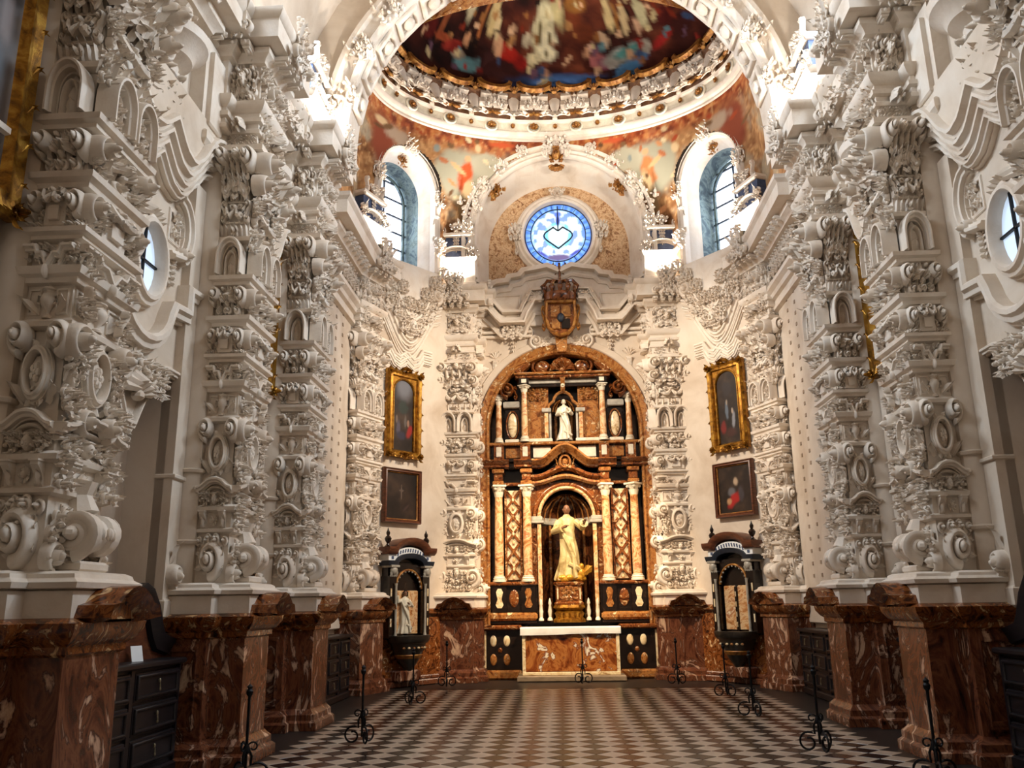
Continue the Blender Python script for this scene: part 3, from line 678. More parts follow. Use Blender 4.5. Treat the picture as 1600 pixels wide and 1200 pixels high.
# oculus windows in the middle bay
def oculus(n, s):
    r = struct('window_%d' % n, (s*4.5, 8.15, 5.18), s*-pi/2)
    link('frame', M().relief(arcpts(0, 0, .36, .46, 0, 345, 24), [(a*.15, b*.16) for a, b in STEP], 0, closed=True).mesh('frame', 'stucco'), r)
    v = [(0, -.02, 0)]+[(x, -.02, z) for x, z in arcpts(0, 0, .32, .42, 0, 345, 24)]
    link('glass', M().add(v, [(0, i+1, (i+1) % 24+1) for i in range(24)]).mesh('glass', 'oculus'), r)
    link('glazing_bar', M().box(-.012, .012, -.05, -.02, -.42, .42).box(-.32, .32, -.05, -.02, -.012, .012).mesh('glazing_bar', 'iron'), r)
oculus(4, -1); oculus(5, 1)

# ------------------------------------------------------------------ end walls and shell
def strip_wall(name, p, q, z0, z1, mat, th=.25):
    dx, dy = q[0]-p[0], q[1]-p[1]; L = sqrt(dx*dx+dy*dy)
    o = struct(name, (p[0], p[1], 0), atan2(dy, dx)); link('plaster_face', box(0, L, 0, th, z0, z1, mat), o); return o, L
wcl, LC = strip_wall('wall_left_canted', (-4.45, 17.25), (-2.72, 19.40), 0, 9.3, 'plaster')
# marble dado and mouldings of the canted wall
link('dado', M().box(.3, LC, -.06, .02, .18, 1.45).mesh('dado', 'brown'), wcl)
link('dado_foot', M().box(.2, LC, -.14, .02, 0, .12, .02).box(.2, LC, -.1, .02, .12, .2, .02).mesh('dado_foot', 'red'), wcl)
link('dado_cornice', M().box(.2, LC, -.14, .02, 1.42, 1.55, .03).mesh('dado_cornice', 'brown'), wcl)
Fc = Face(wcl, LC*.52, 0)
for i, (dz, wd, dep) in enumerate(((0, .14, .3), (-.16, .12, .26), (-.30, .12, .22), (-.46, .12, .18), (-.60, .10, .14), (-.74, .08, .1))):
    pth = [(-1.0, 8.95+dz*1.2)]+[(-.9+.9*t, 8.9+dz*1.15-1.05*sin(pi/2*t)**1.6) for t in np.linspace(.12, 1, 9)]
    pth = pth+[(-x, z) for x, z in pth[::-1][1:]]
    link('swag_moulding', M().relief([(LC*.52+x, z) for x, z in pth], [(a*wd*1.25, b*dep) for a, b in STEP]).mesh('swag_moulding', 'stucco'), wcl)
m = M(); m.prism([(LC*.52+x, z) for x, z in [(-.95, 9.2)]+[(-.9+.9*t, 8.9-1.0*sin(pi/2*t)**1.6) for t in np.linspace(.12, 1, 9)]+[(.9-.9*t, 8.9-1.0*sin(pi/2*t)**1.6) for t in np.linspace(.88, .12, 8)]+[(.95, 9.2)]], -.25, 0)
link('swag_panel', m.mesh('swag_panel', 'stucco'), wcl)
for s in (-1, 1): Fc.put('fol4', s*.42, 8.25, s*.6, .6, .6, out=.1); Fc.put('fol1', s*.25, 7.9, s*.4, .4, .5, out=.1); Fc.put('volute', s*.72, 8.6, s*.34, .34, .5, out=.2)

for t_, z_ in ((-.85, 8.75), (-.6, 8.45), (-.35, 8.1), (-.15, 7.75), (.15, 7.75), (.35, 8.1), (.6, 8.45), (.85, 8.75)): Fc.put('fol4', t_, z_, .36, .4, .5, out=.2); Fc.put('fol2', t_*1.05, z_+.45, .3, .3, .5, out=.28)
Fc.put('drop', 0, 7.2, .4, .6, .5, out=.05); Fc.put('mask', 0, 7.7, .4, .5, .6, out=.15)
for i, (dz, wd) in enumerate(((0, .10), (-.13, .09), (-.25, .08))):
    pth = [(-.75, 7.25+dz), (-.5, 7.25+dz), (-.36, 7.05+dz), (-.2, 6.98+dz), (0, 7.12+dz)]; pth += [(-x, z) for x, z in pth[::-1][1:]]
    link('wavy_moulding', M().relief([(LC*.52+x, z) for x, z in pth], [(a*wd*1.2, b*.1) for a, b in STEP]).mesh('wavy_moulding', 'stucco'), wcl)
wcr = dup(wcl, mirror=True); wcr.name = 'wall_right_canted'

# end wall with the arched recess of the altarpiece
we = struct('wall_end', (0, 20.0, 0))
AR, AZ = 2.02, 5.70
def arch_hole(m, x0, x1, z0, z1, r, zc, zb, y=0, n=32):
    A = arcpts(0, zc, r, r, 180, 0, n)
    B = [(x0 if False else max(x0, min(x1, x*1.0)), z1) for x, z in A]
    for i in range(n-1): m.add([(A[i][0], y, A[i][1]), (A[i+1][0], y, A[i+1][1]), (A[i+1][0], y, z1), (A[i][0], y, z1)], [(0, 1, 2, 3)])
    for a, b in ((x0, -r), (r, x1)): m.add([(a, y, z0), (b, y, z0), (b, y, z1), (a, y, z1)], [(0, 1, 2, 3)])
m = M(); arch_hole(m, -3.6, 3.6, 0, 9.35, AR, AZ, 0)
link('plaster_face', m.mesh('plaster_face', 'plaster'), we)
pth = [(-AR+.1, .2)]+arcpts(0, AZ, AR-.1, AR-.1, 180, 0, 41)+[(AR-.1, .2)]
link('marble_archivolt', M().relief(pth, [(-.13, -.3), (-.13, .02), (-.09, .06), (-.04, .03), (.03, .08), (.09, .10), (.12, .04), (.12, -.3)]).mesh('marble_archivolt', 'orange'), we)
link('stucco_archivolt', M().relief([(-AR-.10, 1.6)]+arcpts(0, AZ, AR+.10, AR+.10, 180, 0, 41)+[(AR+.10, 1.6)], [(-.1, 0), (-.06, .06), (.08, .05), (.10, 0)]).mesh('stucco_archivolt', 'plaster'), we)
m = M(); A = [(-AR+.02, .0)]+arcpts(0, AZ, AR-.02, AR-.02, 180, 0, 33)+[(AR-.02, 0)]
m.grid([[(x, 0, z), (x, .95, z)] for x, z in A]); link('recess_soffit', m.mesh('recess_soffit', 'brown'), we)
link('recess_back', M().prism(A, .9, .96).mesh('recess_back', 'dark'), we)
Fe = Face(we, 0, 0)
# cornice of the end wall, dropping at either side of the crest
half = [(-2.0, 8.98), (-1.86, 8.86), (-1.62, 8.62), (-1.46, 8.42), (-1.40, 8.36), (-.98, 8.36), (-.92, 8.52), (-.80, 8.72), (-.72, 8.90), (-.45, 8.92)]
for s in (-1, 1):
    P_ = [(s*x, z) for x, z in half]
    if s > 0: P_ = P_[::-1]
    link('cornice_moulding', M().relief(P_, [(-.12, 0), (-.12, .18), (-.05, .22), (0, .34), (.08, .38), (.12, .44), (.16, .44), (.16, 0)]).mesh('cornice_moulding', 'stucco'), we)
    P2 = [(x, z-.30) for x, z in P_]
    link('cornice_bed', M().relief(P2, [(-.12, 0), (-.10, .08), (.02, .12), (.10, .2), (.16, .2), (.16, 0)]).mesh('cornice_bed', 'stucco'), we)
    P3 = [(s*x, z) for x, z in [(-2.0, 9.28), (-1.7, 9.28), (-1.55, 9.34), (-1.3, 9.36), (-1.25, 9.46), (-1.0, 9.5), (-.9, 9.62), (-.6, 9.66), (-.3, 9.72), (0, 9.58)]]
    P3 = P3[::-1] if s > 0 else P3
    link('ledge_moulding', M().relief(P3, [(-.08, 0), (-.08, .22), (.0, .28), (.08, .34), (.08, -.2)]).mesh('ledge_moulding', 'stucco'), we)
    link('attic_panel', M().grid([[(x, -.14, z), (x, -.14, 8.2), (x, 0, 8.2)] for x, z in P3]).grid([[(x, -.14, z), (x, .3, z)] for x, z in P3]).mesh('attic_panel', 'stucco'), we)
    P4 = [(x*.96, z-.22) for x, z in P3]
    link('attic_moulding', M().relief(P4, [(-.05, 0), (-.05, .06), (0, .09), (.05, .05), (.05, 0)], -.14).mesh('attic_moulding', 'stucco'), we)
    P5 = [(x, z+.17) for x, z in P_]
    link('cornice_fillet', M().relief(P5, [(-.05, 0), (-.05, .3), (0, .34), (.03, .4), (.05, .4), (.05, 0)]).mesh('cornice_fillet', 'stucco'), we)
    link('attic_panel_frame', M().relief([(s*1.02, 8.62), (s*1.42, 8.62), (s*1.62, 8.86), (s*1.62, 8.98), (s*.98, 8.98)][::1 if s > 0 else -1], pr(.04, .05), -.14, closed=True).mesh('attic_panel_frame', 'stucco'), we)
    Fe.put('fol4', s*.9, 9.28, s*.4, .24, .4, out=.2) if False else None
    for z, d in ((8.02, .14), (7.92, .10)): link('string_moulding', box(s*1.95, s*.72, -d, 0, z, z+.07, 'stucco', .015), we)
    Fe.put('fol4', s*1.18, 8.12, s*.5, .5, .5, out=.15); Fe.put('drop', s*1.18, 7.55, .32, .5, .5); Fe.put('fol3', s*.62, 8.86, s*.36, .26, .4, out=.3)
    Fe.put('fol2', s*.62, 8.4, s*.34, .3, .4); Fe.put('volute', s*.62, 7.82, s*.3, .34, .5); Fe.put('fol1', s*.42, 7.78, s*.5, .3, .4); Fe.put('scroll', s*.75, 7.9, s*.3, .6, .5)
    # little painted-on palmettes in the spandrels
    for k in range(5): Fe.put('leaf', s*1.62, 7.42, .09, .26, .2, (k-2)*.5)
    Fe.put('bracket', s*1.62, 7.16, .2, .2, .15)
    for i in range(3): Fe.put('modillion', s*(1.04+.14*i), 8.12, .08, .11, .18, out=.05)
link('keystone', M().prism([(-.16, 7.95), (-.11, 7.50), (.11, 7.50), (.16, 7.95)], -.2, .1).mesh('keystone', 'orange'), we)
# coat of arms over the arch
ca = thing('coat_of_arms', 'dark painted coat of arms under a crown over the altarpiece arch', 'crest', (.0, 19.78, 7.86))
m = M(); sh = [(-.34, .85), (-.36, .45), (-.3, .2), (-.16, .05), (0, 0), (.16, .05), (.3, .2), (.36, .45), (.34, .85)]
link('shield', M().prism(sh, -.12, .2).mesh('shield', 'brown'), ca)
link('shield_rim', M().relief(sh[::-1], pr(.09, .1), -.12, closed=True).mesh('shield_rim', 'giltarc'), ca)
for a, b, c, d, mt in ((-.24, -.02, .46, .76, 'orange'), (.02, .24, .46, .76, 'giltarc'), (-.22, -.02, .16, .42, 'giltarc'), (.02, .22, .16, .42, 'dark')):
    link('quarter', box(a, b, -.16, -.1, c, d, mt, .015), ca)
link('inescutcheon', M().ell((0, -.17, .44), .09, .05, .12, 10, 6).mesh('inescutcheon', 'navy'), ca)
cr_ = link('crown', M().lathe([(.34, .88), (.40, .92), (.42, 1.06), (.40, 1.12), (.36, 1.06), (.34, .9)], 20, (0, 0, 0), .6).mesh('crown', 'brown'), ca)
for k in range(5):
    x = (k-2)*.17
    link('arch_of_crown', M().tube([(x, -.2+abs(k-2)*.05, 1.1), (x*1.25, -.24+abs(k-2)*.05, 1.26), (x*.9, -.14, 1.40), (x*.2, -.02, 1.42)], [.05, .06, .045, .04], 6).ell((x*1.1, -.24+abs(k-2)*.05, 1.22), .07, .06, .08, 7, 5).mesh('arch_of_crown', 'brown'), cr_)
link('cross', M().tube([(0, -.05, 1.4), (0, -.05, 1.9)], .03, 6).mesh('cross', 'brown'), ca)
for s in (-1, 1): Face(ca, 0, -.1).put('scroll', s*.42, .1, s*.26, .7, .5, mat='giltarc')

# ------------------------------------------------------------------ domed bay above the cornice
ea, eb, ey = 4.16, 2.86, 16.5                    # oval ring of the dome
POLY = [(-4.45, 14.2), (-4.45, 17.0), (-2.62, 19.5), (2.62, 19.5), (4.45, 17.0), (4.45, 14.2)]
ARCHES = [((0, 19.5), (1, 0), 10.45, 2.2, 9.2), ((-3.535, 18.25), (.5907, .8069), 11.25, .95, 9.3), ((3.535, 18.25), (.5907, -.8069), 11.25, .95, 9.3)]
def fresco_wall():
    seg = []; 
    for a, b in zip(POLY, POLY[1:]):
        n = int(sqrt((b[0]-a[0])**2+(b[1]-a[1])**2)/.045); seg += [(a[0]+(b[0]-a[0])*i/n, a[1]+(b[1]-a[1])*i/n) for i in range(n)]
    seg.append(POLY[-1]); nz = 86; P = []
    for x, y in seg:
        t = atan2((y-ey)/eb, x/ea); ex, eyy = (ea-.02)*cos(t), ey+(eb-.02)*sin(t); col = []
        for k in range(nz):
            q = k/(nz-1); z = 9.2+3.85*q; g = max(0, (q-.25)/.75); g = g*g*(3-2*g)
            col.append((x+(ex-x)*g, y+(eyy-y)*g, z))
        P.append(col)
    m = M().grid(P); V = np.array(m.v); keep = []
    for q in m.f:
        c = V[list(q)].mean(0); bad = False
        for (cx, cy), (tx, ty), zc, r, zb in ARCHES:
            u = (c[0]-cx)*tx+(c[1]-cy)*ty; wn = (c[0]-cx)*-ty+(c[1]-cy)*tx
            if abs(wn) < .9 and abs(u) < r and (c[2] < zc or u*u+(c[2]-zc)**2 < r*r) : bad = True
        if not bad: keep.append(q)
    m.f = keep; m.mi = [0]*len(keep)
    # fresco: red-brown near the ring, olive grey panels with figures between the arches
    n1, n2, n3 = fbm(V, .9, 1), fbm(V, 2.4, 5), fbm(V, 7, 9)
    C = ramp(n1*.6+n3*.4, [(.3, '#5e3a22'), (.45, '#9a6a42'), (.55, '#b8895a'), (.68, '#8a5a3a')])
    C = mixc(C, lin('#a89c84'), np.clip((n2-.5)*6, 0, 1)*.75)
    top = np.clip((V[:, 2]-12.35+.35*(n2-.5))/.35, 0, 1)
    C = mixc(C, ramp(n3, [(.35, '#7a2c16'), (.5, '#b2562e'), (.65, '#c9844a')]), top*.9)
    C = mixc(C, lin('#8a3a22'), np.clip((V[:, 2]-12.85)/.05, 0, 1))
    n4 = fbm(V, 13, 31, 2); C = C*(.72+.56*n4[:, None]); C = mixc(C, lin('#d9b07a'), np.clip((n4-.62)*8, 0, 1)*.5)
    for s in (-1, 1):
        U = s*V[:, 0]; Z = V[:, 2]; ok = (U > .3)
        D = C.copy()
        D = blob(D, U, Z, 2.35, 11.9, .62, .75, '#a7a088', 15, .3, n2); D = blob(D, U, Z, 1.75, 12.2, .5, .35, '#b4ab92', 0, .3, n3)
        D = blob(D, U, Z, 2.25, 11.85, .2, .5, '#c07a4a' if s > 0 else '#c0532c', 12, .4, n3); D = blob(D, U, Z, 2.22, 11.6, .14, .35, '#d8b98a', 20, .4, n3)
        D = blob(D, U, Z, 2.18, 12.32, .09, .10, '#d2a276', 0, .4); D = blob(D, U, Z, 2.42, 12.05, .26, .07, '#d8a878', 35, .4)
        D = blob(D, U, Z, 2.35, 11.1, .18, .5, '#6a5236', 0, .5, n2); D = blob(D, U, Z, 3.95, 11.9, .3, .9, '#8a4630', 0, .5, n2); D = blob(D, U, Z, 3.7, 12.3, .3, .25, '#b09880', 0, .5, n3)
        D = blob(D, U, Z, 1.35, 12.75, .35, .10, '#c85a34', 0, .5, n3)
        rs_ = random.Random(5+s)
        for k in range(46):
            u_, h_ = rs_.uniform(.4, 4.2), rs_.uniform(10.8, 12.8)
            D = blob(D, U, Z, u_, h_, rs_.uniform(.04, .12), rs_.uniform(.05, .16), rs_.choice(['#d8b98c', '#c98a5a', '#a84a2a', '#8a9088', '#6a4a30', '#e0cba0', '#7a5a3c', '#b06a44']), rs_.uniform(-60, 60), .5)
        C = np.where(ok[:, None], D, C)
    return m.mesh('frescoed_wall', 'fresco', C)
wu = struct('wall_dome_bay'); link('fresco', fresco_wall(), wu)
# plain outer shell so that no sky shows through
sh = struct('wall_shell'); m = M()
out = [(-4.7, 12.6), (-4.7, 17.3), (-4.75, 19.3), (-2.9, 21.0), (2.9, 21.0), (4.75, 19.3), (4.7, 17.3), (4.7, 12.6)]
m.grid([[(x, y, 8.6), (x, y, 17.2)] for x, y in out]); m.slab([(-5, 12.5), (5, 12.5), (5, 21.3), (-5, 21.3)], 17.2, 17.3)
m.add([(-3.6, 20.96, 0), (3.6, 20.96, 0), (3.6, 20.96, 9.4), (-3.6, 20.96, 9.4)], [(0, 1, 2, 3)])
link('plaster_face', m.mesh('plaster_face', 'plaster'), sh)
link('plaster_face', M().box(-5.2, 5.2, -2.7, -2.45, 0, 14.6).mesh('plaster_face', 'plaster'), sh)
m = M(); m.grid([[(4.6*cos(R(a)), y, 10.2+4.3*sin(R(a))) for a in range(180, -1, -10)] for y in (-2.6, 13.4)])
vault = m

def arch_frame(r, half_r, dep, prof, mat, name, zc, zb):
    A = [(-half_r, zb)]+arcpts(0, zc, half_r, half_r, 180, 0, 33)+[(half_r, zb)]
    return link(name, M().relief(A, prof).mesh(name, mat), r)
# big arch of the end wall with its gilt stippled tympanum and oval window
ea_ = struct('trim_1', (0, 19.36, 0))
m = M(); A = [(-2.2, 9.3)]+arcpts(0, 10.45, 2.2, 2.2, 180, 0, 41)+[(2.2, 9.3)]; B = [(-1.76, 9.3)]+arcpts(0, 10.26, 1.76, 1.76, 180, 0, 41)+[(1.76, 9.3)]
def lerp(a, b, t): return a+(b-a)*t
cuts = [(0, 0), (.18, .08), (.2, .12), (.45, .3), (.47, .34), (.8, .62), (.82, .66), (1, .78)]
m.grid([[(lerp(a[0], b[0], t), y, lerp(a[1], b[1], t)) for t, y in cuts] for a, b in zip(A, B)])
link('splayed_soffit', m.mesh('splayed_soffit', 'stucco'), ea_)
link('archivolt', M().relief(A, [(.02, -.15), (.02, .06), (-.06, .1), (-.10, .05), (-.16, .08), (-.2, .02), (-.2, -.1)][::-1]).mesh('archivolt', 'stucco'), ea_)
link('hood_mould', M().relief([(x*1.06, z if z < 9.4 else z+.06) for x, z in A], [(-.05, 0), (-.05, .12), (.03, .14), (.06, 0)]).mesh('hood_mould', 'stucco'), ea_)
link('tympanum', M().prism([(-1.8, 9.2)]+arcpts(0, 10.26, 1.78, 1.78, 180, 0, 33)+[(1.8, 9.2)], .76, .84).mesh('tympanum', 'stipple'), ea_)
F = Face(ea_, 0, 0)
F.put('fol4', 0, 12.72, .7, .55, .6, out=.05); F.put('mask', 0, 12.45, .4, .5, .7, out=.05, mat='giltarc'); F.put('shell', 0, 12.2, .4, -.3, .4, out=.0, mat='giltarc')
for s in (-1, 1):
    for a, sz in ((68, .34), (50, .42), (33, .42), (18, .5), (4, .42)):
        F.put('fol%d' % (1+int(a) % 4), s*2.28*cos(R(a)), 10.45+2.28*sin(R(a)), s*sz, sz, .5, ang=-s*R(90-a), out=.06)
    F.put('fol4', s*1.98*cos(R(38)), 10.4+1.98*sin(R(38)), s*.4, .4, .6, ang=-s*R(52), out=-.1, mat='giltarc'); F.put('scroll', s*2.3, 9.75, s*.3, .6, .5)
for s in (-1, 1): F.put('mask', s*2.0*cos(R(60)), 10.45+2.0*sin(R(60)), .01, .01, .01) if False else None
# oval stained glass window
ow = struct('window_1', (0, 20.1, 10.66))
v = [(0, 0, 0)]; nr, na = 26, 120
for i in range(1, nr+1):
    for k in range(na): v.append((.88*i/nr*cos(2*pi*k/na), 0, .90*i/nr*sin(2*pi*k/na)))
fs = [(0, 1+k, 1+(k+1) % na) for k in range(na)]
for i in range(nr-1):
    for k in range(na): a = 1+i*na+k; b = 1+i*na+(k+1) % na; fs.append((a, a+na, b+na, b))
m = M().add(v, fs); V = np.array(v); rr = np.sqrt((V[:, 0]/.88)**2+(V[:, 2]/.9)**2); an = np.arctan2(V[:, 2], V[:, 0])
C = ramp(rr, [(0, '#f4ffff'), (.25, '#d8f6ff'), (.36, '#a8dcf4'), (.45, '#dceaff'), (.66, '#c4dcf8'), (.78, '#8ab4ec'), (.9, '#6a9ae6'), (1, '#5a86d8')])
nn = vnoise(V, 9, 3)
C = mixc(C, lin('#3f6fd0'), ((rr > .80)*(rr < .95)*((np.sin(an*30) > .0))*.8)); C = mixc(C, lin('#4a74d8'), ((rr > .42)*(rr < .8)*(nn > .60))*.75); C = mixc(C, lin('#f0f8ff'), ((rr > .46)*(rr < .76)*(nn < .42))*.7)
C = mixc(C, lin('#35b4ea'), ((rr > .30)*(rr < .42)*(nn > .45))*.6); C = mixc(C, lin('#4a4aa8'), ((rr > .955))*.85)
X, Z = V[:, 0], V[:, 2]
C = blob(C, X, Z, 0, -.60, .34, .10, '#6a5a86', 0, .3); C = blob(C, X, Z, -.42, -.48, .2, .06, '#4a50b0', -30, .5); C = blob(C, X, Z, .42, -.48, .2, .06, '#4a50b0', 30, .5)
C = blob(C, X, Z, 0, .42, .07, .2, '#2a3a9a', 0, .5); C = blob(C, X, Z, 0, .58, .12, .10, '#5a74cc', 0, .4)
link('stained_glass', m.mesh('stained_glass', 'stained', C), ow)
ld = M()
for r_ in (.79, .955): ld.relief(arcpts(0, 0, .88*r_, .90*r_, 0, 352, 45), [(-.012, 0), (-.012, .02), (.012, .02), (.012, 0)], closed=True)
for k in range(16): a = 2*pi*(k+.5)/16; ld.relief([(.88*.80*cos(a), .9*.80*sin(a)), (.88*.93*cos(a), .9*.93*sin(a))], [(-.006, 0), (-.006, .012), (.006, .012), (.006, 0)])
hp = [(0, -.36)]+[(-.36*sin(t)**1*(1 if True else 1), -.36+.62*(t/pi)**.8) for t in np.linspace(.5, 2.5, 9)]+[(-.12, .22), (0, .12)]
for s in (-1, 1): ld.relief([(s*x, z) for x, z in hp], [(-.016, 0), (-.016, .025), (.016, .025), (.016, 0)])
ld.relief([(0, .12), (0, .8)], [(-.014, 0), (-.014, .025), (.014, .025), (.014, 0)])
link('leading', ld.mesh('leading', 'navy'), ow)
link('frame', M().relief(arcpts(0, -.02, .99, 1.02, 0, 352, 45), [(-.13, -.1), (-.12, .05), (-.05, .12), (0, .10), (.05, .18), (.11, .16), (.14, 0)], closed=True).mesh('frame', 'stucco'), ow)
F = Face(ow, 0, 0)
F.put('fol1', 0, 1.08, .36, .34, .5, out=.12); F.put('fol4', 0, -1.06, .46, .34, .6, out=.12, mat='giltarc')
for s in (-1, 1): F.put('fol2', s*1.08, .05, s*.34, .46, .5, out=.12); F.put('scroll', s*1.06, -.55, s*.26, .6, .5, out=.08)

# arched side windows in the canted walls of the domed bay
def dome_window(n, s):
    (cx, cy), _, zc, r, zb = ARCHES[1]
    o = struct('window_%d' % n, (s*-cx, cy, 0), s*-R(53.8)); q = o
    if s > 0: o.scale.x = -1
    A = [(-r, 9.0)]+arcpts(0, zc, r, r, 180, 0, 31)+[(r, 9.0)]
    B = [(x*.80, z if i in (0, len(A)-1) else zc-.06+(z-zc)*.80) for i, (x, z) in enumerate(A)]
    C_ = [(x*.77, z if i in (0, len(A)-1) else zc-.10+(z-zc)*.77) for i, (x, z) in enumerate(A)]
    link('reveal', M().grid([[(lerp(a[0], b[0], t), y, lerp(a[1], b[1], t)) for t, y in ((0, -.02), (.3, .1), (.34, .14), (.7, .26), (.74, .3), (1, .42))] for a, b in zip(A, B)]).mesh('reveal', 'stucco'), o)
    link('painted_jamb', M().grid([[(a[0], .42, a[1]), (b[0], .86, b[1])] for a, b in zip(B, C_)]).mesh('painted_jamb', 'bluejamb'), o)
    link('archivolt', M().relief(A, [(-.09, -.1), (-.08, .06), (-.02, .09), (.02, .05), (.06, .1), (.11, .04), (.12, -.1)]).mesh('archivolt', 'stucco'), o)
    link('glass', M().prism(C_, .86, .89).mesh('glass', 'glass'), o)
    g = M()
    for k in range(6): g.box(-.72, .72, .81, .85, 9.55+.42*k, 9.585+.42*k)
    g.box(-.02, .02, .81, .85, 9, 11.9)
    link('glazing_bars', g.mesh('glazing_bars', 'navy'), o)
    link('leaded_border', M().relief([(x*.86, z if i in (0, len(C_)-1) else zc-.10+(z-zc+.10)*.86) for i, (x, z) in enumerate(C_)], [(-.03, -.84), (-.03, -.78), (.03, -.78), (.03, -.84)]).mesh('leaded_border', 'bluejamb'), o)
    F = Face(o, 0, 0)
    F.put('fol4', 0, zc+r+.06, .42, .42, .6, out=.06); F.put('fol1', 0, zc+r*.78, .3, .34, .4, out=-.25, mat='giltarc')
    for k in (-1, 1): F.put('fol2', k*r*1.02, zc-.05, k*.34, .4, .5, out=.06); F.put('leaf', k*r, zc-.5, .24, .4, .4, out=.06); F.put('fol1', k*r*1.02, 9.95, k*.4, .5, .5, out=.06)
    F.put('bracket', .9, 10.55, .2, .2, .2)
dome_window(2, -1); dome_window(3, 1)

# pedestal blocks with slate-blue painted tops between the arches, and the floodlights on the cornice
NTRIM = 2
def ped_block(label, loc, rz):
    global NTRIM; NTRIM += 1; o = struct('trim_%d' % NTRIM, loc, rz)
    link('block', M().ring([(-.46, .5), (-.46, -.0), (.46, -.0), (.46, .5)], [(.03, 0), (.03, .08), (0, .10), (0, .62), (.04, .66), (.06, .72), (.0, .75)]).mesh('block', 'stucco'), o)
    link('painted_die', M().ring([(-.36, .5), (-.36, .06), (.36, .06), (.36, .5)], [(.0, .74), (.0, 1.30)]).mesh('painted_die', 'blue'), o)
    link('cap', M().ring([(-.40, .5), (-.40, .02), (.40, .02), (.40, .5)], [(.0, 1.28), (.05, 1.31), (.05, 1.37), (0, 1.4)]).mesh('cap', 'stucco'), o)
    F = Face(o, 0, .06); F.put('drop', 0, .9, .3, .42, .3); F.put('wavy', 0, .98, .7, .5, .4)
    for s in (-1, 1): F.put('leaf', s*.2, .92, .2, .36, .3, s*.6); F.put('fol3', s*.42, .84, s*.24, .3, .5); F.put('scroll', s*.3, 1.36, s*.24, .4, .5)
    F.put('fol1', 0, 1.5, .3, .3, .4)
    if loc[2] > 9.5: link('base_block', box(-.55, .55, -.36, .3, -.92, 0, 'stucco', .02), o)
    return o
def flood(label, loc, rz):
    o = thing('floodlight', label, 'lamp', loc, rz, 'floodlights on the cornice')
    link('housing', M().box(-.10, .10, -.05, .05, .05, .17, .02).mesh('housing', 'grey'), o)
    link('lamp_face', box(-.085, .085, .05, .056, .06, .16, 'lampface'), o)
    link('stand', M().box(-.13, -.11, -.02, .02, 0, .14).box(.11, .13, -.02, .02, 0, .14).box(-.13, .13, -.04, .04, 0, .012).mesh('stand', 'iron'), o)
    return o
LAB = ['nearest the oval window', 'nearer than the arched window', 'over the last nave pier']
for i, ((x, y, rz), (lx, ly, lz)) in enumerate(zip(((-2.50, 19.24, 0), (-4.05, 17.16, R(68)), (-3.98, 12.55, R(90))), LAMPS)):
    for s in (1, -1):
        sd = 'left' if s > 0 else 'right'
        ped_block('white pedestal with blue top on %s cornice, %s' % (sd, LAB[i]), (s*x, y, lz), s*rz)
        flood('small black floodlight on the %s cornice, %s' % (sd, LAB[i]), (s*lx, ly, lz), s*rz)

# dome: oval ring with medallions, carved gallery and painted shell
ce = struct('ceiling'); link('nave_vault', vault.mesh('nave_vault', 'plaster'), ce)
def oval(k, a, b): return [(a*cos(2*pi*i/k), ey+b*sin(2*pi*i/k)) for i in range(k)]
def oval_ring(prof, mat, name, k=120):
    m = M(); m.grid([[((ea+d)*cos(2*pi*i/k), ey+(eb+d)*sin(2*pi*i/k), z) for d, z in prof] for i in range(k)], cu=True); return link(name, m.mesh(name, mat), ce)
oval_ring([(.0, 12.86), (-.05, 12.90), (-.05, 12.95), (-.12, 12.97), (-.16, 13.03), (-.16, 13.08), (-.12, 13.12)], 'stucco', 'ring_moulding')
oval_ring([(-.13, 13.11), (-.15, 13.22), (-.15, 13.30)], 'white', 'ring_frieze')
oval_ring([(-.13, 13.28), (-.2, 13.32), (-.22, 13.37), (-.14, 13.40)], 'stucco', 'ring_moulding')
oval_ring([(.02, 12.87), (.08, 12.5)], 'orange', 'ring_band')
oval_ring([(-.12, 13.38), (-.20, 13.55), (-.30, 13.8), (-.36, 13.98), (-.40, 14.02), (-.30, 14.06)], 'bronze', 'carved_gallery')
NU = 20
per = []; k = 2000; L_ = 0; pts = [(ea*cos(2*pi*i/k), eb*sin(2*pi*i/k)) for i in range(k+1)]
acc = [0]
for i in range(k): acc.append(acc[-1]+sqrt((pts[i+1][0]-pts[i][0])**2+(pts[i+1][1]-pts[i][1])**2))
tot = acc[-1]
def at_arc(q):
    q = (q % 1)*tot; i = int(np.searchsorted(acc, q)); i = min(max(i, 1), k); a = 2*pi*i/k
    return a
a0 = at_arc(.25)
